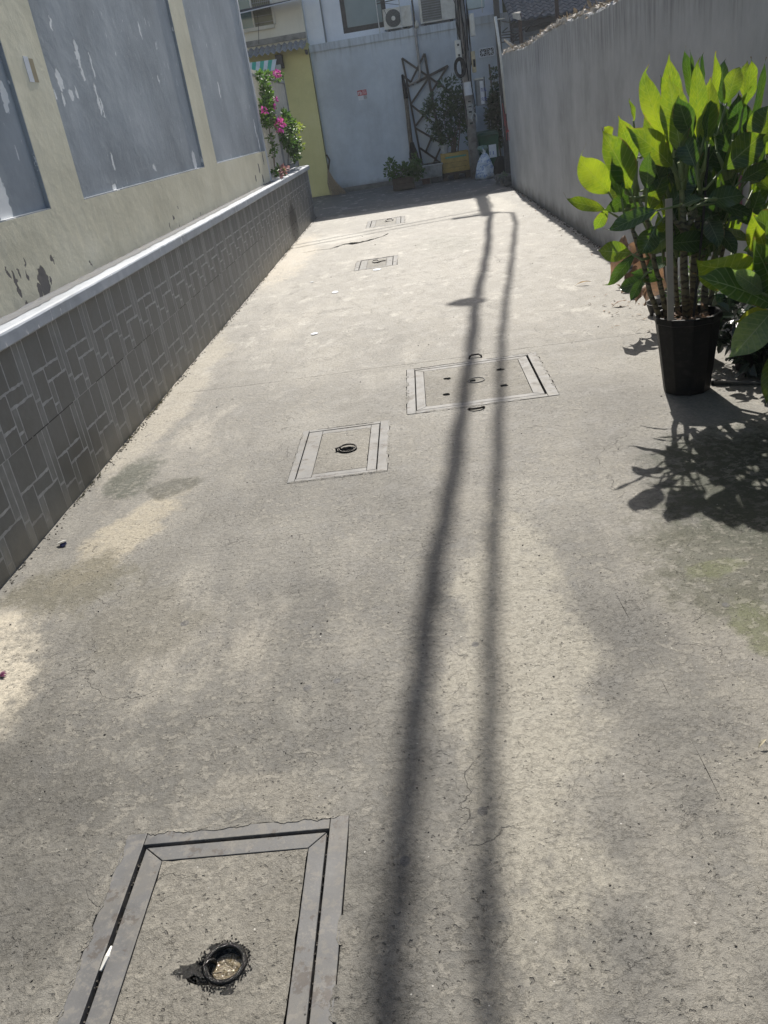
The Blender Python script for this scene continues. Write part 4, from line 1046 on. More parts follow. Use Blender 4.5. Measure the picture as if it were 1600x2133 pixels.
for zc in (q.z + .11, p.z - .20):
    mb = MB()
    for k in range(4):
        xx = p.x + .10 + k * .030; mb.box(xx, xx + .008, 19.606, 19.6115, zc - .03, zc + .035)
        if k % 2 == 0: mb.box(xx, xx + .026, 19.6065, 19.611, zc + .022, zc + .034); mb.box(xx, xx + .022, 19.6065, 19.611, zc - .006, zc + .004)
        else: mb.box(xx, xx + .024, 19.6065, 19.611, zc - .032, zc - .022)
    mb.build('blue_stamp', BLUEINK, r_)

# overhead cables (they throw the long shadows)
DX = math.tan(SUN_AZ); CE = 1 / math.tan(SUN_EL)
def over(sx, sy, z): t = z * CE; return V((sx + t * math.sin(SUN_AZ), sy + t * math.cos(SUN_AZ), z))
def bundle(name, label, pts, r, lump=None, nst=3):
    r_ = root(name, pts[0], label, 'cable')
    mb = MB(); P = [V(p) for p in pts]
    fin = []
    for i in range(len(P) - 1):
        for k in range(6): fin.append(P[i].lerp(P[i + 1], k / 6))
    fin.append(P[-1])
    for s_ in range(nst):
        ph = s_ * 2.1
        mb.tube([p + V((math.cos(i * .5 + ph) * r * .45, 0, math.sin(i * .5 + ph) * r * .45)) + V((rnd(-.004, .004), 0, rnd(-.004, .004))) for i, p in enumerate(fin)], r * .62, 8)
    mb.build('strands', CABLE, r_, smooth=True)
    if lump is not None: lump(r_)
    return r_
zs = lambda y: 6.7 - .55 * math.sin(min(1, max(0, (13.0 - y) / 22)) * math.pi)
s1 = [(x_, y_) for x_, y_ in ((1.10, 13.05), (.95, 11.8), (.80, 10.2), (.62, 8.7), (.40, 7.0), (.26, 5.6), (.115, 4.3), (.0, 3.3), (-.10, 2.55), (-.165, 1.9), (-.21, 1.3), (-.245, .9), (-.33, 0), (-.5, -2), (-.7, -5))]
s2 = [(x_, y_) for x_, y_ in ((1.36, 12.6), (1.28, 11.5), (1.02, 9.6), (.80, 8.0), (.64, 6.9), (.485, 5.75), (.33, 4.4), (.21, 3.34), (.13, 2.7), (.075, 2.2), (.01, 1.55), (-.052, .95), (-.15, 0), (-.32, -2), (-.55, -5))]
def lmp(r_):
    c = over(.36, 7.05, zs(7.05)); MB().tube([c + V((-.21, 0, -.02)), c + V((-.10, .02, 0)), c + V((.02, .0, 0)), c + V((.13, 0, 0))], [.02, .10, .13, .05], 12).build('splice_box', BLACKP, r_, smooth=True)
bundle('cable_bundle', 'thick twisted black cable bundle strung from the pole top over the alley', [V((PX, PY, 6.85))] + [over(x_, y_, zs(y_)) for x_, y_ in s1], .046, lmp)
bundle('cable_bundle', 'thinner black cable bundle strung from the crossarm over the alley', [V((PX + .18, PY, 6.80))] + [over(x_, y_, zs(y_) - .02) for x_, y_ in s2], .030)
for (a, b, dz) in (((640, 506), (1010, 436), 0), ((640, 512), (1010, 442), .0), ):
    A_, B_ = atZ(*a), atZ(*b); pa, pb = over(A_.x, A_.y, 6.4), over(B_.x, B_.y, 6.75)
    d = pb - pa; o = MB().tube([pa - d * 1.2, (pa * 2 + pb) / 3 + V((0, 0, -.03)), pb, V((PX - .2, PY, 6.8))], .019, 6).build('overhead_wire', CABLE)
    tag(o, 'thin black wire crossing high above the far end of the alley', 'wire', 'thin wires across the far end of the alley')
A_, B_ = atZ(0, 668), atZ(430, 545)

# ---------------------------------------------------------------- things at the far end
def crate_box(r_, x0, x1, y0, y1, z0, z1, mat, name='board', nb=3, gap=.008):
    h_ = (z1 - z0) / nb
    for i in range(nb):
        mb = MB(); a, b = z0 + i * h_ + gap / 2, z0 + (i + 1) * h_ - gap / 2; t = .02
        mb.box(x0, x1, y0, y0 + t, a, b); mb.box(x0, x1, y1 - t, y1, a, b); mb.box(x0, x0 + t, y0 + t, y1 - t, a, b - .001); mb.box(x1 - t, x1, y0 + t, y1 - t, a, b - .001)
        mb.build(name, mat, r_)
    MB().box(x0 + t, x1 - t, y0 + t, y1 - t, z0 + .01, z1 - .05).build('soil', SOIL, r_)
def atg(px, Y): # x where the column px meets the ground line near depth Y
    return atY(px, 380, Y).x
Yp = 19.75
# planter with the bushy shrub
x0 = atY(819, 390, 19.2).x; x1 = atY(864, 385, 19.2).x
r_ = root('wooden_planter', ((x0 + x1) / 2, 19.4, 0), 'bushy green shrub in a low brown board planter, leftmost of the planter row', 'planter', 'planters in front of the blue wall')
crate_box(r_, x0, x1, 19.2, 19.65, .02, .26, WOODB, nb=2)
mb = MB()
for _ in range(26):
    c = V((rnd(x0 - .12, x1 + .18), rnd(19.15, 19.75), rnd(.24, .58))); mb.cluster(c, rnd(.08, .13), 42, .075, .042)
mb.build('foliage', SMALL, r_)
mb = MB()
for _ in range(8): a = V((rnd(x0 + .1, x1 - .1), 19.45, .15)); mb.tube([a, a + V((rnd(-.15, .15), rnd(-.1, .1), .3))], .008, 5)
mb.build('stem', BARK, r_)
# white trough
a, b = atY(870, 390, 19.9), atY(924, 372, 19.9)
r_ = root('plastic_trough', ((a.x + b.x) / 2, 20, 0), 'long dirty white ribbed trough between the shrub planter and the yellow crate', 'planter', 'planters in front of the blue wall')
mb = MB(); mb.hexa([(a.x + .03, 19.93, .12), (b.x - .02, 19.93, .12), (b.x - .02, 20.15, .12), (a.x + .03, 20.15, .12), (a.x, 19.88, .36), (b.x, 19.88, .36), (b.x, 20.2, .36), (a.x, 20.2, .36)]); mb.build('tub', TROUGH, r_)
MB().box(a.x - .02, b.x + .02, 19.86, 20.22, .361, .395).build('rim', TROUGH, r_, bevel=.006)
mb = MB()
for i in range(13): x_ = a.x + .05 + i * (b.x - a.x - .1) / 12; mb.bar((x_, 19.912, .13), (x_, 19.872, .35), .022, .014)
mb.build('rib', TROUGH, r_); MB().box(a.x + .02, b.x - .02, 19.9, 20.18, .396, .41).build('soil', SOIL, r_)
mb = MB()
for _ in range(60): c = V((rnd(a.x + .03, b.x - .03), rnd(19.92, 20.15), .41)); mb.lf(c, (rnd(-1, 1), rnd(-1, 1), rnd(0, .6)), (0, 0, 1), .05, .03)
mb.build('dry_litter', simple('grey litter', (.3, .29, .25), .9, .4, 20), r_)
bk = root('brick', ((a.x + b.x) / 2 - .05, 20.0, 0), 'rough bricks propping up the white trough', 'brick')
MB().box(a.x + .12, a.x + .30, 19.95, 20.15, 0, .119).build('brick_block', simple('dirty brick', (.16, .10, .08), .9, .4, 12, bump=.6), bk, bevel=.008)
MB().box(b.x - .28, b.x - .10, 19.95, 20.15, 0, .119).build('brick_block', simple('grey block', (.12, .115, .11), .9, .4, 12, bump=.6), bk, bevel=.008)
# yellow crate planter with the small tree
a, b = atY(924, 375, 20.0), atY(981, 370, 20.0)
r_ = root('crate_planter', ((a.x + b.x) / 2, 20.2, 0), 'yellow wooden crate planter with a teal band and a tall dark leafed tree', 'planter', 'planters in front of the blue wall')
crate_box(r_, a.x, b.x, 20.0, 20.45, .16, .56, WOODY, nb=4, gap=.005)
MB().box(a.x + .09, b.x - .06, 19.994, 19.9995, .455, .49).build('printed_band', TEALINK, r_)
for xx in (a.x + .03, b.x - .05): MB().box(xx, xx + .035, 19.975, 19.9985, .16, .56).build('corner_post', WOODY, r_)
mb = MB(); mb.box(a.x - .02, b.x + .02, 19.98, 20.47, .115, .155)
for xx in (a.x + .0, (a.x + b.x) / 2 - .05, b.x - .1): mb.box(xx, xx + .1, 20.0, 20.45, 0, .114)
mb.build('pallet', WOODB, r_)
base = V(((a.x + b.x) / 2, 20.25, .5)); mb = MB(); cr_ = MB()
for i in range(9):
    tp = atY(rnd(905, 975), rnd(215, 290), 20.3); mid_ = base.lerp(tp, .5) + V((rnd(-.1, .1), rnd(-.1, .1), .05)); mb.tube([base + V((rnd(-.08, .08), rnd(-.05, .05), 0)), mid_, tp], [.018, .012, .005], 6)
mb.build('trunk', BARK, r_)
mb = MB(); mb2 = MB()
blobs = [(950, 185, .22), (938, 200, .25), (962, 192, .20), (970, 205, .18), (915, 213, .20), (900, 225, .17), (930, 225, .28), (955, 225, .28), (972, 235, .2), (915, 245, .25), (940, 250, .28), (960, 258, .25), (925, 270, .25), (948, 280, .24), (905, 265, .15), (968, 282, .17), (895, 222, .10), (912, 285, .12), (888, 232, .08)]
for px, py, rad in blobs:
    c = atY(px, py, 20.3 + rnd(-.15, .15))
    for _ in range(int(rad * 26)):
        cc = c + V((random.gauss(0, .5), random.gauss(0, .4), random.gauss(0, .5))) * rad
        (mb2 if random.random() < .22 else mb).cluster(cc, rad * .35, 30, .10, .032, up=.1)
mb.build('foliage', SMALLD, r_); mb2.build('young_foliage', SMALL, r_)
c = atY(929, 330, 19.95)
r2 = root('flower_pot', (c.x, 20.12, .56), 'small white pot with green fringe perched on the corner of the yellow crate', 'pot')
MB().lathe((c.x, 20.15, .562), [(.0, 0), (.07, 0), (.095, .15), (.105, .15), (.105, .175), (.09, .175), (.08, .14), (0, .14)], 14).build('pot_body', TROUGH, r2, smooth=False)
MB().cluster((c.x, 20.15, .76), (.12, .1, .05), 90, .06, .025).build('foliage', SMALL, r2)
# sack of rubbish
a = atY(1012, 370, 19.1)
r_ = root('rubbish_sack', (a.x, 19.1, 0), 'tied white plastic rubbish sack with blue print in front of the green bin', 'rubbish sack')
def sack(c, prof, n=36, seed=1, amp=.12):
    rs_ = random.Random(seed); ph = [rs_.uniform(0, 6.28) for _ in range(6)]; mb = MB()
    for k, (rr, z, ox) in enumerate(prof):
        for j in range(n):
            t = 2 * math.pi * j / n
            f = 1 + amp * (math.sin(3 * t + ph[0] + z * 9) * .6 + math.sin(7 * t + ph[1] + z * 6) * .45 + math.sin(13 * t + ph[2] - z * 14) * .3) + rs_.uniform(-.03, .03)
            mb.v.append((c[0] + ox + rr * f * math.cos(t), c[1] + rr * f * .8 * math.sin(t), c[2] + z + (.012 * math.sin(5 * t + ph[3]) if 0 < k < len(prof) - 1 else 0)))
    for i in range(len(prof) - 1):
        for j in range(n): mb.f.append((i * n + j, i * n + (j + 1) % n, (i + 1) * n + (j + 1) % n, (i + 1) * n + j)); mb.uv += [(0, 0)] * 4
    return mb
sack((a.x, 19.1, 0), [(.05, .0, 0), (.20, .004, 0), (.225, .05, 0), (.205, .12, -.01), (.17, .24, -.01), (.125, .36, 0), (.08, .45, .01), (.04, .49, .01), (.03, .51, .01), (.06, .55, .0), (.07, .60, -.02), (.03, .62, -.02)]).build('sack_body', TRASH, r_, smooth=True)
sack((a.x + .01, 19.1, .525), [(.02, 0, 0), (.07, .02, -.03), (.10, .06, -.05), (.08, .11, -.04), (.02, .13, -.04)], seed=4, amp=.3).build('knot', simple('translucent green film', (.16, .24, .20), .3, .3, 20), r_, smooth=True)
# green wheeled bin
a = atY(1024, 368, 19.6)
r_ = root('wheeled_bin', (a.x, 19.8, 0), 'green wheeled bin with a white label behind the rubbish sack', 'bin')
hw = .22
MB().hexa([(a.x - hw * .82, 19.65, .06), (a.x + hw * .82, 19.65, .06), (a.x + hw * .82, 20.0, .06), (a.x - hw * .82, 20.0, .06), (a.x - hw, 19.55, .82), (a.x + hw, 19.55, .82), (a.x + hw, 20.08, .82), (a.x - hw, 20.08, .82)]).build('bin_body', GREENP, r_, bevel=.015)
MB().hexa([(a.x - hw - .02, 19.52, .822), (a.x + hw + .02, 19.52, .822), (a.x + hw + .02, 20.1, .822), (a.x - hw - .02, 20.1, .822), (a.x - hw * .9, 19.6, .87), (a.x + hw * .9, 19.6, .87), (a.x + hw * .9, 20.1, .90), (a.x - hw * .9, 20.1, .90)]).build('lid', GREENP, r_, bevel=.01)
lb = MB().bar((a.x + .07, 19.588, .36), (a.x + .07, 19.567, .62), .16, .004).build('bin_label', WHITEP, r_)
mb = MB()
for k in range(4): mb.bar((a.x + .01 + k * .035, 19.583 + .000, .42 + (k % 2) * .02), (a.x + .01 + k * .035, 19.572, .56), .012, .004)
mb.build('label_print', BLUEINK, r_)
for s_ in (-1, 1):
    MB().tube([(a.x + s_ * .17, 20.05, .07), (a.x + s_ * .21, 20.05, .07)], .07, 14).build('wheel', BLACKP, r_)
MB().tube([(a.x - .2, 20.13, .86), (a.x + .2, 20.13, .86)], .015, 8).build('handle', GREENP, r_)
a = atY(1047, 360, 18.6)
r_ = root('black_sack', (a.x, 18.7, 0), 'black bin liner slumped between the green bin and the wall end', 'rubbish sack')
sack((a.x, 18.8, 0), [(.05, 0, 0), (.14, .01, 0), (.16, .12, 0), (.13, .28, 0), (.08, .38, 0), (.02, .42, 0)], seed=9).build('sack_body', BLACKP, r_, smooth=True)
# ivy on the end of the wall
r_ = root('climbing_plant', (2.05, 20.6, 0), 'dark climbing plant hanging on the blue wall beside the far end of the grey wall', 'plant')
mb = MB()
for px, py, rad, n in ((1031, 152, .07, 30), (1031, 165, .07, 30), (1033, 185, .10, 60), (1030, 200, .13, 110), (1028, 213, .15, 140), (1034, 220, .15, 140), (1026, 230, .17, 170), (1034, 240, .16, 150), (1023, 248, .14, 110), (1032, 256, .15, 130), (1040, 235, .2, 160), (1036, 272, .15, 110), (1040, 290, .15, 90), (1035, 288, .10, 50)):
    mb.cluster(atY(px, py, 20.9), (rad, .12, rad), n, .085, .055)
mb.build('foliage', SMALLD, r_)
MB().tube([(2.10, 20.95, 0), (2.08, 20.97, .7), (2.02, 21.0, 1.4), (2.0, 21.0, 2.2)], .02, 6).build('stem', BARK, r_)
# pebble pile at wall end
r_ = root('rubble_heap', (1.74, 17.0, 0), 'small heap of broken stones and weeds at the far foot of the grey wall', 'rubble')
mb = MB()
for _ in range(90):
    d = rnd(.015, .05); c = V((rnd(1.62, 1.86), rnd(16.5, 17.6), rnd(0, .14)))
    q = [V((i_ * d * rnd(.6, 1.3), j_ * d * rnd(.6, 1.3), 0)) for i_, j_ in ((-1, -1), (1, -1), (1, 1), (-1, 1))]
    mb.hexa([c + p for p in q] + [c + p * .6 + V((0, 0, d * rnd(.8, 1.8))) for p in q])
mb.build('stones', simple('grey rubble', (.14, .14, .13), .9, .4, 20, bump=.5), r_)
MB().cluster((1.72, 16.9, .16), (.07, .3, .06), 60, .05, .02).build('weeds', SMALLD, r_)

# ---------------------------------------------------------------- yard behind the right wall
sh = root('tin_shed', (5, 20, 0), 'tin sided shed with a dark tiled roof beyond the grey wall', 'shed')
MB().box(2.62, 12, 19.4, 21.9, 0, 2.92).build('side_panel', simple('dull tin', (.17, .18, .195), .6, .3, 2), sh)
mb = MB()
for i in range(15): z = 1.75 + i * .08; mb.hexa([(2.6, 19.37, z), (12, 19.37, z), (12, 19.399, z), (2.6, 19.399, z), (2.6, 19.385, z + .05), (12, 19.385, z + .05), (12, 19.399, z + .055), (2.6, 19.399, z + .055)])
mb.build('corrugation', SHEET, sh)
mb = MB(); rows, cols = 16, 56   # pantiles
for rI in range(rows):
    for cI in range(cols):
        x_ = 2.30 + cI * .17; y_ = 19.0 + rI * .17; z_ = 2.80 + rI * .075
        pts = []
        for j, (dx, dz) in enumerate(((0, 0), (.045, .035), (.09, .035), (.13, .0), (.17, 0))): pts.append((x_ + dx, dz))
        b_ = len(mb.v)
        for dx, dz in pts: mb.v += [(dx, y_, z_ + dz + .018), (dx, y_ + .19, z_ + dz + .085)]
        for j in range(4): mb.f.append((b_ + 2 * j, b_ + 2 * j + 2, b_ + 2 * j + 3, b_ + 2 * j + 1)); mb.uv += [(0, 0)] * 4
        for dx, dz in pts: mb.v.append((dx, y_, z_ + dz - .02))
        for j in range(4): mb.f.append((b_ + 10 + j, b_ + 10 + j + 1, b_ + 2 * j + 2, b_ + 2 * j)); mb.uv += [(0, 0)] * 4
mb.build('roof', ROOFT, sh)
MB().box(2.35, 12, 19.10, 19.14, 2.70, 2.79).build('gutter_board', DARKMETAL, sh)
def yard_post(a, b, Y, w_, label, mat, crooked=False):
    p, q = atY(*a, Y), atY(*b, Y); r_ = root('yard_post', (p.x, Y, 0), label, 'post', 'posts standing behind the grey wall')
    MB().bar((p.x + (p.x - q.x) * .3, Y, 0), q, w_, w_).build('post_body', mat, r_); return r_, p, q
RUST = simple('rusty steel', (.085, .06, .05), .85, .4, 14, bump=.4)
r_, p, q = yard_post((1087, 96), (1082, 28), 17.2, .06, 'rusty steel post capped with pale scraps behind the crumbling wall top', RUST)
MB().hexa([q + V(v_) for v_ in ((-.12, -.05, -.06), (.02, -.05, -.12), (.04, .05, -.1), (-.1, .05, -.05), (-.13, -.04, .02), (.0, -.03, .0), (.03, .04, .04), (-.08, .04, .02))]).build('scrap', RUBBLE, r_)
r_, p, q = yard_post((1164, 56), (1158, -20), 15.5, .055, 'dark bent post in front of the tiled roof', RUST)
r_, p, q = yard_post((1040, 110), (1032, -15), 18.2, .10, 'tall dark post just beyond the far end of the grey wall', DARKMETAL)
a, b = atY(1043, 116, 18.0), atY(1032, 34, 18.0)
r_ = root('white_pipe', a, 'white plastic pipe standing beside the dark post above the wall end', 'pipe')
MB().tube([(a.x + .03, 18.0, 1.2), a, b], .026, 10).build('pipe_body', WHITEM, r_, smooth=True)
MB().tube([atY(1036, 40, 18.0), atY(1052, 38, 18.0)], .010, 6).build('side_pipe', WHITEM, r_)
r_ = root('wire_tangle', atY(1065, 80, 17.6), 'rusty rods and wires tangled between the posts above the wall', 'wires')
mb = MB()
for a, b in (((1045, 44), (1064, 47)), ((1064, 47), (1066, 85)), ((1045, 68), (1083, 63)), ((1045, 73), (1085, 70)), ((1045, 79), (1083, 76)), ((1045, 88), (1085, 82)), ((1047, 66), (1058, 57)), ((1062, 82), (1095, 58)), ((1095, 58), (1125, 32)), ((1095, 66), (1135, 20)), ((1048, 104), (1068, 101)), ((1067, 90), (1083, 70))):
    mb.tube([atY(*a, 17.4), atY(*b, 17.4)], .009, 5)
mb.build('rods', DARKMETAL, r_)
r_ = root('broken_stick', atY(1066, 92, 16.4), 'pale broken stick leaning over the rubble at the wall top', 'stick')
MB().tube([atY(1051, 82, 16.3), atY(1062, 91, 16.3), atY(1077, 101, 16.3)], [.018, .026, .03], 7).build('stick_body', RUBBLE, r_)
a, b = atY(972, 0, 20.9), atY(1010, 14, 20.9)
r_ = root('wall_cabinet', a, 'pale teal cabinet mounted high behind the pole cables', 'cabinet')
MB().box(a.x, b.x, 20.9, 21.1, b.z, b.z + .7).build('case', simple('pale teal paint', (.42, .50, .50), .5, .2, 4), r_, bevel=.01)
MB().box(b.x - .07, b.x - .05, 20.885, 20.9, b.z - .1, b.z + .6).build('rod', WHITEM, r_)

# ---------------------------------------------------------------- large potted plants
def B3(x, y): return (1020 + x / 2.7586, y / 2.7586)
def B4(x, y): return (1140 + x / 3.478, 300 + y / 3.478)
def pot10(parent, c, r0, r1, h_, mat, n=10):
    MB().lathe(c, [(0, .001), (r0, .001), (r1 - .002, h_ - .03), (r1 + .005, h_ - .028), (r1 + .006, h_), (r1 + .004, h_ + .004), (r1 - .012, h_ + .004), (r1 - .02, h_ - .05), (0, h_ - .05)], n, .2).build('pot', mat, parent, bevel=.003)
PC = V((1.285, 4.20, 0))
r1 = root('potted_plant', PC, 'tall broad leaved plant on ringed canes in a black faceted pot standing in the sun', 'plant', 'broad leaved plants by the grey wall')
pot10(r1, PC, .115, .160, .40, BLACKP)
MB().lathe(PC + V((0, 0, .352)), [(.14, 0), (.08, .012), (0, .02)], 12).build('soil', SOIL, r1)
mb = MB()
for _ in range(50): c = PC + V((rnd(-.11, .11), rnd(-.11, .11), .375)); mb.lf(c, (rnd(-1, 1), rnd(-1, 1), rnd(0, .5)), (0, 0, 1), rnd(.03, .07), .02)
mb.build('dead_leaves', DRYLEAF, r1)
SC = {'n': LEAF, 'd': LEAFD, 'p': LEAFP, 'y': LEAFY}
def place(mbs, pts, Y, conv, scale):
    for it in pts:
        bx, by, tx, ty, wd, kind = it[:6]; dy = it[6] if len(it) > 6 else 0; nx = it[7] if len(it) > 7 else rnd(-.8, .8); nz = it[8] if len(it) > 8 else rnd(-.2, .45)
        d0 = rnd(-.10, .10)
        b = atY(*conv(bx, by), Y + d0 + dy); t = atY(*conv(tx, ty), Y + d0 + dy + rnd(-.07, .05)); t = b + (t - b) * 1.05
        W = wd / scale * (Y / FPX) * 0.84
        mbs.setdefault(kind, MB()).leaf(b, t, W, (nx, -1, nz), bow=rnd(-.02, .09), fold=rnd(.10, .32), hook=rnd(-1.2, 1.2), ripple=.05, p=rnd(.62, .8))
        # petiole
        foot = b + (b - t).normalized() * rnd(.05, .11) + V((0, .02, -.03))
        mbs.setdefault('petiole', MB()).tube([foot + (PC.xy.to_3d() + V((0, 0, foot.z)) - foot) * .12, foot, b + (t - b) * .05], [.008, .006, .004], 6)
top = [(1000, 790, 878, 408, 125, 'n', 0, -.5), (1055, 830, 1022, 325, 140, 'n', .10), (1100, 880, 1030, 455, 170, 'n', -.08), (1195, 800, 1185, 350, 105, 'n'), (1155, 580, 1108, 290, 85, 'd', .12), (1250, 830, 1268, 458, 140, 'n', -.05),
       (1285, 600, 1292, 312, 72, 'n', .1), (1335, 600, 1345, 345, 85, 'd', .1), (1360, 600, 1430, 378, 110, 'n', .05), (1455, 640, 1500, 340, 130, 'n', 0), (1490, 770, 1578, 348, 90, 'd', .0, .8), (1230, 800, 1290, 560, 130, 'd', -.12),
       (1400, 770, 1430, 540, 120, 'd', -.1), (1335, 975, 1570, 770, 190, 'n', -.15, .1, .3), (1540, 860, 1612, 590, 190, 'n', -.1), (1160, 800, 1080, 560, 125, 'd', -.12), (1300, 800, 1215, 520, 100, 'd', .1), (1570, 700, 1640, 480, 120, 'n', .1),
       (1590, 900, 1700, 500, 150, 'n', .0), (1460, 560, 1480, 355, 90, 'n', .15), (1200, 560, 1215, 310, 55, 'd', .2), (1160, 560, 1150, 300, 50, 'd', .22), (1620, 800, 1720, 560, 160, 'd', .1), (1385, 620, 1300, 420, 90, 'd', .2), (1100, 700, 980, 450, 110, 'd', .2)]
left = [(810, 1090, 640, 760, 190, 'n'), (830, 950, 745, 678, 130, 'n', .1), (1050, 960, 795, 742, 175, 'n', -.05, -.1, .5), (690, 1110, 500, 908, 180, 'n', -.12, -.2, .3), (828, 700, 797, 575, 45, 'n', .15, .8), (700, 800, 655, 732, 90, 'n', .15), (905, 1090, 915, 880, 100, 'd', -.1),
        (880, 800, 965, 640, 110, 'd', .15), (1040, 900, 960, 700, 130, 'n', .15), (1180, 960, 1110, 780, 130, 'd', -.1), (1000, 1100, 930, 900, 110, 'd', .1), (760, 1150, 700, 900, 120, 'd', -.1), (1480, 1040, 1610, 920, 110, 'd', -.1), (880, 1120, 1060, 900, 110, 'd', 0),
        (1210, 1010, 1300, 830, 120, 'd', .1), (1420, 1000, 1500, 800, 120, 'n', .1)]
low = [(430, 475, 133, 408, 120, 'n', -.05, -.2, .7), (440, 460, 345, 618, 100, 'n', 0, -.2, -.2), (800, 475, 440, 640, 150, 'd', -.1, 0, .8), (600, 380, 420, 480, 120, 'd', .05), (790, 590, 680, 800, 175, 'd', -.12, 0, .6), (612, 790, 372, 772, 165, 'n', -.1, -.2, .3), (640, 790, 445, 1035, 105, 'd', -.05, -.3, .5),
       (690, 970, 605, 1140, 90, 'd', -.05), (1120, 395, 975, 450, 110, 'd', -.15, 0, 1.2), (1150, 410, 1430, 365, 190, 'd', -.15, .2, .9), (1200, 430, 1480, 515, 130, 'd', -.1, .2, .8), (1400, 270, 1610, 150, 130, 'n', -.1, .3, .7), (1150, 740, 1225, 640, 90, 'n', .25), (830, 700, 800, 520, 70, 'n', .2), (850, 650, 900, 500, 90, 'd', .15), (1290, 590, 1230, 440, 100, 'd', .2)]
mbs = {}
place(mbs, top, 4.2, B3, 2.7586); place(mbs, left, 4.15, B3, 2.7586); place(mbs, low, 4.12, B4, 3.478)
for _ in range(56):       # leaves at the back of the crown
    c = V((rnd(1.02, 1.75), rnd(4.22, 4.5), rnd(.66, 1.12))); d = V((rnd(-.5, .5), rnd(-.2, .5), rnd(.4, 1))).normalized()
    mbs['d' if random.random() < .6 else 'n'].leaf(c, c + d * rnd(.22, .32), rnd(.085, .115), (rnd(-.8, .8), -1, rnd(-.3, .9)), bow=.06, fold=.2, ripple=.03)
    mbs['petiole'].tube([V((1.3 + (c.x - 1.3) * .75, 4.25, c.z - .14)), c], [.007, .004], 6)
for _ in range(26):       # lower leaves filling the gaps between the canes
    c = V((rnd(1.05, 1.62), rnd(4.12, 4.42), rnd(.55, .85))); an_ = rnd(0, 6.28); d = V((math.cos(an_), .4 * math.sin(an_), rnd(-.5, .6))).normalized()
    mbs['d' if random.random() < .7 else 'n'].leaf(c, c + d * rnd(.14, .24), rnd(.07, .11), (rnd(-.6, .6), -1, rnd(.2, 1.2)), bow=.06, fold=.2, ripple=.04, hook=rnd(-1, 1))
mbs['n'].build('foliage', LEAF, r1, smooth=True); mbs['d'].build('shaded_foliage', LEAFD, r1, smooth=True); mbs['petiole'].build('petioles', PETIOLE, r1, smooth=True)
def cane(a, pts, rr, parent):
    MB().tube([a] + pts, [rr * 1.1] + [rr * (1 - .12 * i) for i in range(len(pts))], 10).build('cane', CANE, parent, smooth=True)
def c4(x, y, dY=0): return atY(*B4(x, y), 4.2 + dY)
cane(PC + V((.0, .0, .34)), [c4(990, 900), c4(990, 680), c4(985, 520), c4(975, 330), c4(960, 130)], .019, r1)
cane(PC + V((.05, .06, .34)), [c4(1060, 900, .05), c4(1075, 700, .05), c4(1090, 560, .05), c4(1110, 330, .05), c4(1110, 180, .05)], .018, r1)
cane(PC + V((-.09, .0, .34)), [c4(815, 1000), c4(775, 860), c4(760, 700), c4(700, 480), c4(620, 300)], .013, r1)
cane(PC + V((-.11, .03, .34)), [c4(745, 1080), c4(700, 880), c4(660, 760), c4(600, 560)], .013, r1)
cane(PC + V((.10, .05, .34)), [c4(1140, 1050, .1), c4(1220, 800, .15), c4(1265, 560, .2), c4(1310, 300, .2), c4(1320, 150, .2)], .018, r1)
cane(PC + V((.12, .08, .34)), [c4(1200, 1050, .1), c4(1290, 700, .2), c4(1320, 520, .25), c4(1350, 250, .25)], .012, r1)
cane(PC + V((.02, .1, .34)), [c4(1090, 1000, .1), c4(1170, 640, .15), c4(1190, 420, .15), c4(1230, 200, .15)], .011, r1)
cane(PC + V((-.02, .08, .34)), [c4(930, 1000, .1), c4(930, 700, .1), c4(880, 400, .1), c4(860, 260, .1)], .011, r1)
MB().tube([c4(960, 560), c4(1010, 620), c4(1110, 430)], [.010, .016, .009], 8).build('branch', CANE, r1, smooth=True)
MB().tube([c4(1000, 640), c4(930, 560), c4(870, 470)], [.014, .010, .008], 8).build('branch', CANE, r1, smooth=True)
mb = MB()
for a, b, c_ in (((960, 330), (930, 200), (880, 60)), ((985, 330), (1010, 180), (1040, 40)), ((1110, 260), (1150, 120), (1180, 0)), ((1300, 260), (1270, 150), (1230, 60)), ((1320, 240), (1390, 130), (1450, 20)), ((620, 420), (560, 320), (480, 240)), ((640, 420), (640, 250), (650, 120)), ((600, 460), (520, 440), (430, 480)),
                 ((975, 240), (975, 120), (975, 0)), ((1320, 250), (1330, 130), (1350, 20)), ((700, 420), (730, 250), (770, 140)), ((1110, 330), (1090, 200), (1085, 60))):
    mb.tube([c4(*a), c4(*b), c4(*c_)], [.014, .010, .006], 8)
mb.build('leaf_stalks', PETIOLE, r1, smooth=True)
p, q = c4(895, 1275, -.14), c4(880, 395, -.14)
MB().bar((p.x, p.y, p.z), q, .030, .012).build('stake', STAKE, r1, bevel=.001)
MB().tube([c4(1060, 1250, -.05), c4(1125, 600, -.05), c4(1170, 20, -.05)], .006, 8).build('support_rod', CABLE, r1)

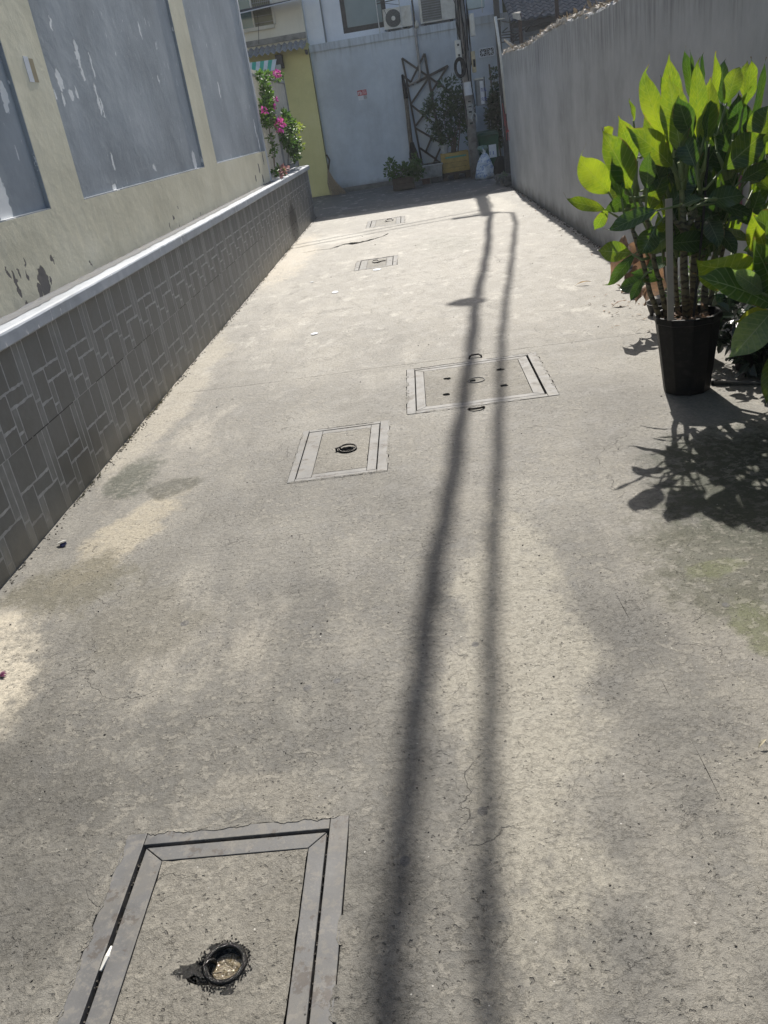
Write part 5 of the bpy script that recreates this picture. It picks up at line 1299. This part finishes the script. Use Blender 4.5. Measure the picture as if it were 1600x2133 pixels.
# second plant at the right edge of the picture
P2 = V((1.69, 3.72, 0))
r2 = root('potted_plant', P2, 'low plant with very large glossy leaves reaching in at the right edge', 'plant', 'broad leaved plants by the grey wall')
pot10(r2, V((1.69, 3.72, 0)), .07, .10, .30, BLACKP)
mbs = {}
L2 = [(1500, 900, 1050, 862, 300, 'n', 0, -.1, -.6), (1640, 1175, 1065, 962, 250, 's2', -.1, 0, 1.1), (1580, 780, 1465, 488, 200, 'n', .05, -.1, .2), (1620, 640, 1500, 540, 180, 's2', -.05, 0, .6), (1640, 1200, 1315, 1570, 210, 'p', -.12, -.2, .5), (1610, 1215, 1355, 1300, 120, 'y', .05),
      (1640, 1090, 1480, 700, 240, 's2', -.04, .3, .2), (1700, 1000, 1590, 480, 260, 's2', -.08, .3, .2), (1720, 700, 1900, 400, 240, 'n', 0), (1750, 1100, 2000, 900, 260, 'n', 0), (1720, 1300, 1900, 1600, 240, 'd', -.05), (1560, 1080, 1320, 905, 120, 'p', -.13), (1700, 900, 1800, 350, 240, 'n', .1), (1640, 1500, 1590, 1900, 110, 'n', .05, -.5), (1680, 1250, 1560, 1420, 150, 'd', .1)]
for it in L2:
    bx, by, tx, ty, wd, kind, dy = it[:7]; nx = it[7] if len(it) > 7 else 0; nz = it[8] if len(it) > 8 else .3
    b = atY(*B4(bx, by), 3.62 + dy); t = atY(*B4(tx, ty), 3.5 + dy); W = wd / 3.478 * 3.6 / FPX * 1.1
    mbs.setdefault(kind, MB()).leaf(b, t, W, (nx, -1, nz), bow=.05, fold=.22, hook=.5, ripple=.03, seg=18, crs=6, p=.68)
    mbs.setdefault('s', MB()).tube([V((1.69, 3.72, .28)), V((1.69 + (b.x - 1.69) * .4, 3.68, .3 + (b.z - .3) * .6)), b], [.011, .009, .006], 7)
for _ in range(26):
    a_ = rnd(-1.2, 2.2); c = V((1.66 + .06 * math.cos(a_), 3.66 + .25 * math.sin(a_), rnd(.35, 1.15))); d = V((rnd(-.25, .5), rnd(-.6, .8), rnd(.1, 1))).normalized()
    mbs['n'].leaf(c, c + d * rnd(.18, .26), rnd(.10, .14), (rnd(-.4, .4), -.7, 1), bow=.07, fold=.2, ripple=.03)
for k, mt, nm in (('n', LEAF, 'foliage'), ('d', LEAFD, 'glossy_foliage'), ('p', LEAFP, 'pale_foliage'), ('y', LEAFY, 'yellow_leaf'), ('s2', LEAFS, 'striped_foliage'), ('s', PETIOLE, 'petioles')): mbs[k].build(nm, mt, r2, smooth=True)
MB().tube([(1.69, 3.72, .26), (1.70, 3.7, .6), (1.69, 3.68, .9)], .018, 9).build('cane', CANE, r2, smooth=True)
MB().lathe((1.69, 3.72, .255), [(.09, 0), (0, .01)], 10).build('soil', SOIL, r2)

# small plants beside the big pot
c = V((1.50, 4.72, 0))
r3 = root('small_potted_plant', c, 'small black pot of thin stemmed green plants right behind the big faceted pot', 'plant', 'small pots by the grey wall')
MB().lathe(c, [(0, .001), (.075, .001), (.10, .17), (.105, .17), (.092, .172), (.085, .15), (0, .15)], 18).build('pot', BLACKP, r3, smooth=True)
MB().lathe(c + V((0, 0, .151)), [(.088, 0), (0, .008)], 14).build('soil', SOIL, r3)
mb = MB(); ml = MB()
for _ in range(34):
    a_ = rnd(0, 6.28); b = c + V((rnd(-.06, .06), rnd(-.06, .06), .15)); t = b + V((math.cos(a_) * .09, math.sin(a_) * .09, rnd(.14, .34))); mb.tube([b, b.lerp(t, .5) + V((0, 0, .02)), t], .0025, 5)
    for k in range(6): q = b.lerp(t, .4 + .12 * k); ml.lf(q, (rnd(-1, 1), rnd(-1, 1), rnd(-.2, .8)), (rnd(-.5, .5), rnd(-.5, .5), 1), rnd(.04, .09), .014)
mb.build('stems', PETIOLE, r3); ml.build('foliage', SMALL, r3)
c = V((1.70, 4.40, 0))
r3 = root('dark_bush', c, 'dark glossy round leaved bush in a black tub at the right edge behind the pipe', 'plant', 'small pots by the grey wall')
MB().lathe(c, [(0, .001), (.09, .001), (.11, .12), (.115, .12), (.10, .122), (.09, .10), (0, .10)], 16).build('pot', BLACKP, r3, smooth=True)
mb = MB()
for _ in range(26): q = c + V((rnd(-.19, .14), rnd(-.15, .15), rnd(.08, .38))); mb.cluster(q, .06, 14, .075, .05)
mb.build('foliage', leaf_mat('dark glossy leaf', (.018, .035, .022), (.03, .06, .02), .15, .18, vs=.3, spec=.8), r3)
mb = MB()
for _ in range(8): mb.tube([c + V((0, 0, .1)), c + V((rnd(-.12, .1), rnd(-.1, .1), .3))], .005, 5)
mb.build('stems', BARK, r3)
r3 = root('ground_pipe', atZ(1540, 797), 'thin dark pipe lying on the concrete behind the big pot', 'pipe')
p, q = atZ(1482, 797, .012), atZ(1680, 798, .012)
MB().tube([p, q], .011, 10).build('pipe_body', simple('dull pipe', (.10, .095, .085), .35, .2, 20), r3, smooth=True)
MB().tube([p - V((.001, 0, 0)), p + V((.03, -.002, 0))], .015, 10).build('coupling', BLACKP, r3)

# dried plant and tray behind the big pot
c = V((1.62, 5.80, 0))
r4 = root('tray_of_dry_leaves', c, 'black tray against the wall holding large curled brown dead leaves', 'dead plant')
MB().lathe(c, [(0, .001), (.10, .001), (.125, .08), (.132, .08), (.118, .082), (.11, .03), (0, .03)], 18).build('tray', BLACKP, r4, smooth=True)
mb = MB()
for (bx, by, tx, ty, wd) in ((560, 660, 460, 960, 110), (720, 800, 700, 1170, 150), (640, 880, 540, 1080, 120), (680, 700, 560, 900, 120), (760, 750, 640, 1020, 110), (600, 1010, 510, 1050, 60), (700, 1000, 640, 1160, 70)):
    b = atY(*B4(bx, by), 5.55 + rnd(-.1, .1)); t = atY(*B4(tx, ty), 5.45 + rnd(-.1, .1)); mb.leaf(b, t, wd / 3.478 * 5.5 / FPX * 1.2, (rnd(-.5, .5), -1, rnd(0, .5)), bow=.12, fold=.8, ripple=.12, seg=14)
mb.build('dead_leaf', DRYLEAF, r4, smooth=True)
MB().tube([c + V((0, 0, .03)), c + V((-.02, -.05, .35)), c + V((-.03, -.08, .62))], .008, 6).build('stem', BARK, r4)
# pinkish leaf cluster by the wall
c = atY(1572, 375, 5.0)
r5 = root('ti_plant', (c.x, 5.0, 0), 'slender plant with blurred pinkish brown leaves behind the tall plant', 'plant')
mb = MB()
for dx, dz, L_, an in ((0, 0, .22, .3), (-.02, -.12, .24, -.4), (.03, .06, .2, 1.0), (-.03, .05, .2, -1.0), (.02, -.2, .22, .5)):
    mb.leaf(c + V((dx, 0, dz - .1)), c + V((dx + L_ * math.sin(an), -.03, dz - .1 + L_ * math.cos(an))), .08, (0, -1, .2), bow=.1, fold=.3)
mb.build('foliage', leaf_mat('pink brown leaf', (.25, .12, .13), (.35, .15, .2), .35, .5, vs=.2), r5, smooth=True)
MB().tube([(c.x, 5.0, 0), (c.x + .01, 5.0, c.z * .6), c + V((0, 0, -.1))], .009, 7).build('stem', BARK, r5)

# ---------------------------------------------------------------- litter
def deadleaf(px, py, L_, an, label, mat=DRYLEAF, w_=.45, z=.004, lift=.015):
    c = atZ(px, py); d = V((math.cos(an), math.sin(an), .03)) * L_ / 2; b = c - d + V((0, 0, z)); t = c + d + V((0, 0, z + lift))
    o = MB().leaf(b, t, L_ * w_, (rnd(-.2, .2), rnd(-.2, .2), 1), bow=.10, fold=.3, ripple=.06, seg=8).build('fallen_leaf', mat); tag(o, label, 'leaf', 'fallen leaves on the concrete'); return o
deadleaf(1290, 638, .11, .1, 'curled red brown fallen leaf just left of the black faceted pot', w_=.35, lift=.03)
deadleaf(1215, 594, .14, -.2, 'thin tan fallen leaf lying alone left of the plants', simple('tan leaf', (.36, .25, .13), .8, .3, 30), .22)
deadleaf(1306, 608, .12, .5, 'broad brown fallen leaf at the foot of the plants beside the dead plant tray', w_=.5, lift=.05)
deadleaf(1287, 603, .08, 2.2, 'small broken brown leaf at the edge of the leaf pile', w_=.4, lift=.04)
deadleaf(1318, 622, .10, 1.2, 'dark red leaf leaning on the pile by the black tray', w_=.4, lift=.05)
deadleaf(1588, 1556, .03, .5, 'tiny pale leaf lying alone at the lower right edge', simple('straw scrap', (.45, .4, .28), .8, .3, 30), .3)
c = atZ(130, 1136); r_ = root('crumpled_wrapper', c, 'crumpled white and navy wrapper lying by the tiled wall', 'wrapper')
def shard(pts, z0=.002):
    mb = MB(); mb.poly([(c.x + x, c.y + y, z0 + z) for x, y, z in pts] + [(c.x + x, c.y + y, z0 + z + .0015) for x, y, z in pts], [tuple(range(len(pts)))[::-1], tuple(range(len(pts), 2 * len(pts)))] + [(i, (i + 1) % len(pts), (i + 1) % len(pts) + len(pts), i + len(pts)) for i in range(len(pts))]); return mb
shard([(-.025, -.002, .002), (-.005, -.01, .012), (.022, -.002, .016), (.02, .012, .012), (0, .016, .010), (-.02, .008, .004)], .006).build('white_fold', WHITEM, r_)
shard([(-.004, -.020, .0), (.012, -.026, .0), (.028, -.012, .006), (.024, -.003, .014), (-.003, -.011, .010)], .003).build('navy_fold', simple('navy print', (.03, .035, .09), .4, .3, 60), r_)
c = atZ(5, 1410); r_ = root('magenta_petal', c, 'wilted dark magenta petals at the left edge of the concrete', 'petals')
mb = MB()
for an in (-.3, .2, .7, 1.2): mb.leaf(c + V((-.01, 0, .002)), c + V((-.01 + .03 * math.cos(an), .03 * math.sin(an), .006)), .009, (0, 0, 1), bow=.1, fold=.3, seg=6)
mb.build('petal', simple('dark magenta', (.13, .02, .07), .6, .3, 40), r_)
mb = MB()
for px, py, s_ in ((220, 2018, .006), ):
    pass
c = atZ(222, 1995); o = MB().tube([c + V((-.004, -.028, -.002)), c + V((.002, 0, .001)), c + V((.002, .026, -.001))], [.003, .0065, .003], 6).build('chewed_gum', WHITEM); tag(o, 'white squashed lump stuck in the left gap of the nearest cover', 'gum')
for i, (px, py, s_, lab) in enumerate(((698, 609, .045, 'oval white paper scrap beyond the long joint'), (785, 562, .05, 'crumpled white scrap beside the small dark gapped cover'), (655, 696, .03, 'small white scrap between the joint and the oval scrap'), (650, 588, .02, 'tiny white flake left of the oval paper scrap'))):
    c = atZ(px, py); pts = [(math.cos(a * .9) * s_ * rnd(.7, 1.2), math.sin(a * .9) * s_ * rnd(.8, 1.5), rnd(0, .004)) for a in range(7)]
    o = shard(pts).build('paper_scrap', WHITEP); tag(o, lab, 'paper scrap', 'white scraps on the concrete')
# pebbles and crumbs
mb = MB()
for _ in range(230):
    px, py = rnd(-40, 1640), rnd(450, 2133) ; c = atZ(px, py)
    if c.x < -1.82 or c.x > 1.76 or c.y > 15.5: continue
    s_ = rnd(.0006, .0020) * (1 + c.y * .22)
    q = [V((i_ * s_ * rnd(.5, 1.4), j_ * s_ * rnd(.5, 1.4), 0)) for i_, j_ in ((-1, -1), (1, -1), (1, 1), (-1, 1))]
    mb.hexa([c + p for p in q] + [c + p * .6 + V((0, 0, s_ * rnd(.5, 1.3))) for p in q])
stuff(tag(mb.build('grit', simple('dark crumbs', (.06, .055, .05), .9, .6, 200)), 'scattered dark crumbs and grit on the concrete', 'grit'))
mb = MB()
for _ in range(360):
    y_ = rnd(2, 15); c = V((-1.858 + abs(random.gauss(0, .018)), y_, 0)); s_ = rnd(.002, .006)
    q = [V((i_ * s_ * rnd(.5, 1.4), j_ * s_ * rnd(.5, 1.4), 0)) for i_, j_ in ((-1, -1), (1, -1), (1, 1), (-1, 1))]
    mb.hexa([c + p for p in q] + [c + p * .6 + V((0, 0, s_ * rnd(.5, 1.3))) for p in q])
for _ in range(700):
    y_ = rnd(3, 16.4); c = V((XR - abs(random.gauss(0, .03)), y_, 0)); s_ = rnd(.003, .010)
    q = [V((i_ * s_ * rnd(.5, 1.4), j_ * s_ * rnd(.5, 1.4), 0)) for i_, j_ in ((-1, -1), (1, -1), (1, 1), (-1, 1))]
    mb.hexa([c + p for p in q] + [c + p * .6 + V((0, 0, s_ * rnd(.5, 1.3))) for p in q])
for _ in range(2600):
    sd_ = random.random() < .45; y_ = rnd(1.2, 16.3)
    if math.sin(y_ * 1.7) + math.sin(y_ * 4.3 + 1) + rnd(-1.3, 1.3) < .1: continue
    c = V((-1.862 + abs(random.gauss(0, .022)), y_, 0)) if sd_ else V((XR - .002 - abs(random.gauss(0, .045)), y_, 0)); s_ = rnd(.0015, .0055)
    q = [V((i_ * s_ * rnd(.5, 1.6), j_ * s_ * rnd(.5, 1.8), 0)) for i_, j_ in ((-1, -1), (1, -1), (1, 1), (-1, 1))]
    mb.hexa([c + p for p in q] + [c + p * .6 + V((0, 0, s_ * rnd(.3, 1.0))) for p in q])
wd = MB()
for yc, n_ in ((3.9, 30), (4.6, 22), (5.15, 40), (5.4, 30), (7.3, 16), (9.8, 20), (12.2, 26)):
    for _ in range(n_): wd.lf(V((-1.855 + abs(random.gauss(0, .006)), yc + random.gauss(0, .12), 0)), (rnd(.1, 1), rnd(-1, 1), rnd(.3, 1.4)), (rnd(-1, 1), rnd(-1, 1), 1), rnd(.012, .035), .006)
stuff(tag(wd.build('weeds', simple('dry weed', (.20, .19, .10), .8, .4, 60)), 'tiny dry weeds sprouting along the foot of the tiled wall', 'weeds'))
wd = MB()
for _ in range(70): c = V((XR - abs(random.gauss(0, .07)) - .01, rnd(3.2, 16), .003)); wd.lf(c, (rnd(-1, 1), rnd(-1, 1), rnd(0, .3)), (rnd(-.4, .4), rnd(-.4, .4), 1), rnd(.02, .06), rnd(.008, .02))
for _ in range(40): c = V((rnd(1.2, 1.7), rnd(5.4, 6.6), .003)); wd.lf(c, (rnd(-1, 1), rnd(-1, 1), rnd(0, .4)), (rnd(-.4, .4), rnd(-.4, .4), 1), rnd(.015, .05), rnd(.006, .018))
stuff(tag(wd.build('leaf_scraps', DRY), 'small brown leaf scraps along the foot of the grey wall', 'leaf scraps'))
stuff(tag(mb.build('wall_foot_debris', simple('wall foot debris', (.12, .11, .09), .95, .5, 120)), 'crumbled mortar and dirt along the feet of both walls', 'debris'))

# ---------------------------------------------------------------- air
hz = bpy.data.materials.new('haze'); hz.use_nodes = True
for n_ in list(hz.node_tree.nodes):
    if n_.type != 'OUTPUT_MATERIAL': hz.node_tree.nodes.remove(n_)
pv = hz.node_tree.nodes.new('ShaderNodeVolumePrincipled'); pv.inputs['Color'].default_value = (.9, .94, 1, 1)
pv.inputs['Density'].default_value = HAZE; pv.inputs['Anisotropy'].default_value = .55
hz.node_tree.links.new(pv.outputs[0], [n_ for n_ in hz.node_tree.nodes if n_.type == 'OUTPUT_MATERIAL'][0].inputs['Volume'])
stuff(MB().box(-450, 450, -450, 450, -1.1, 9).build('haze', hz))
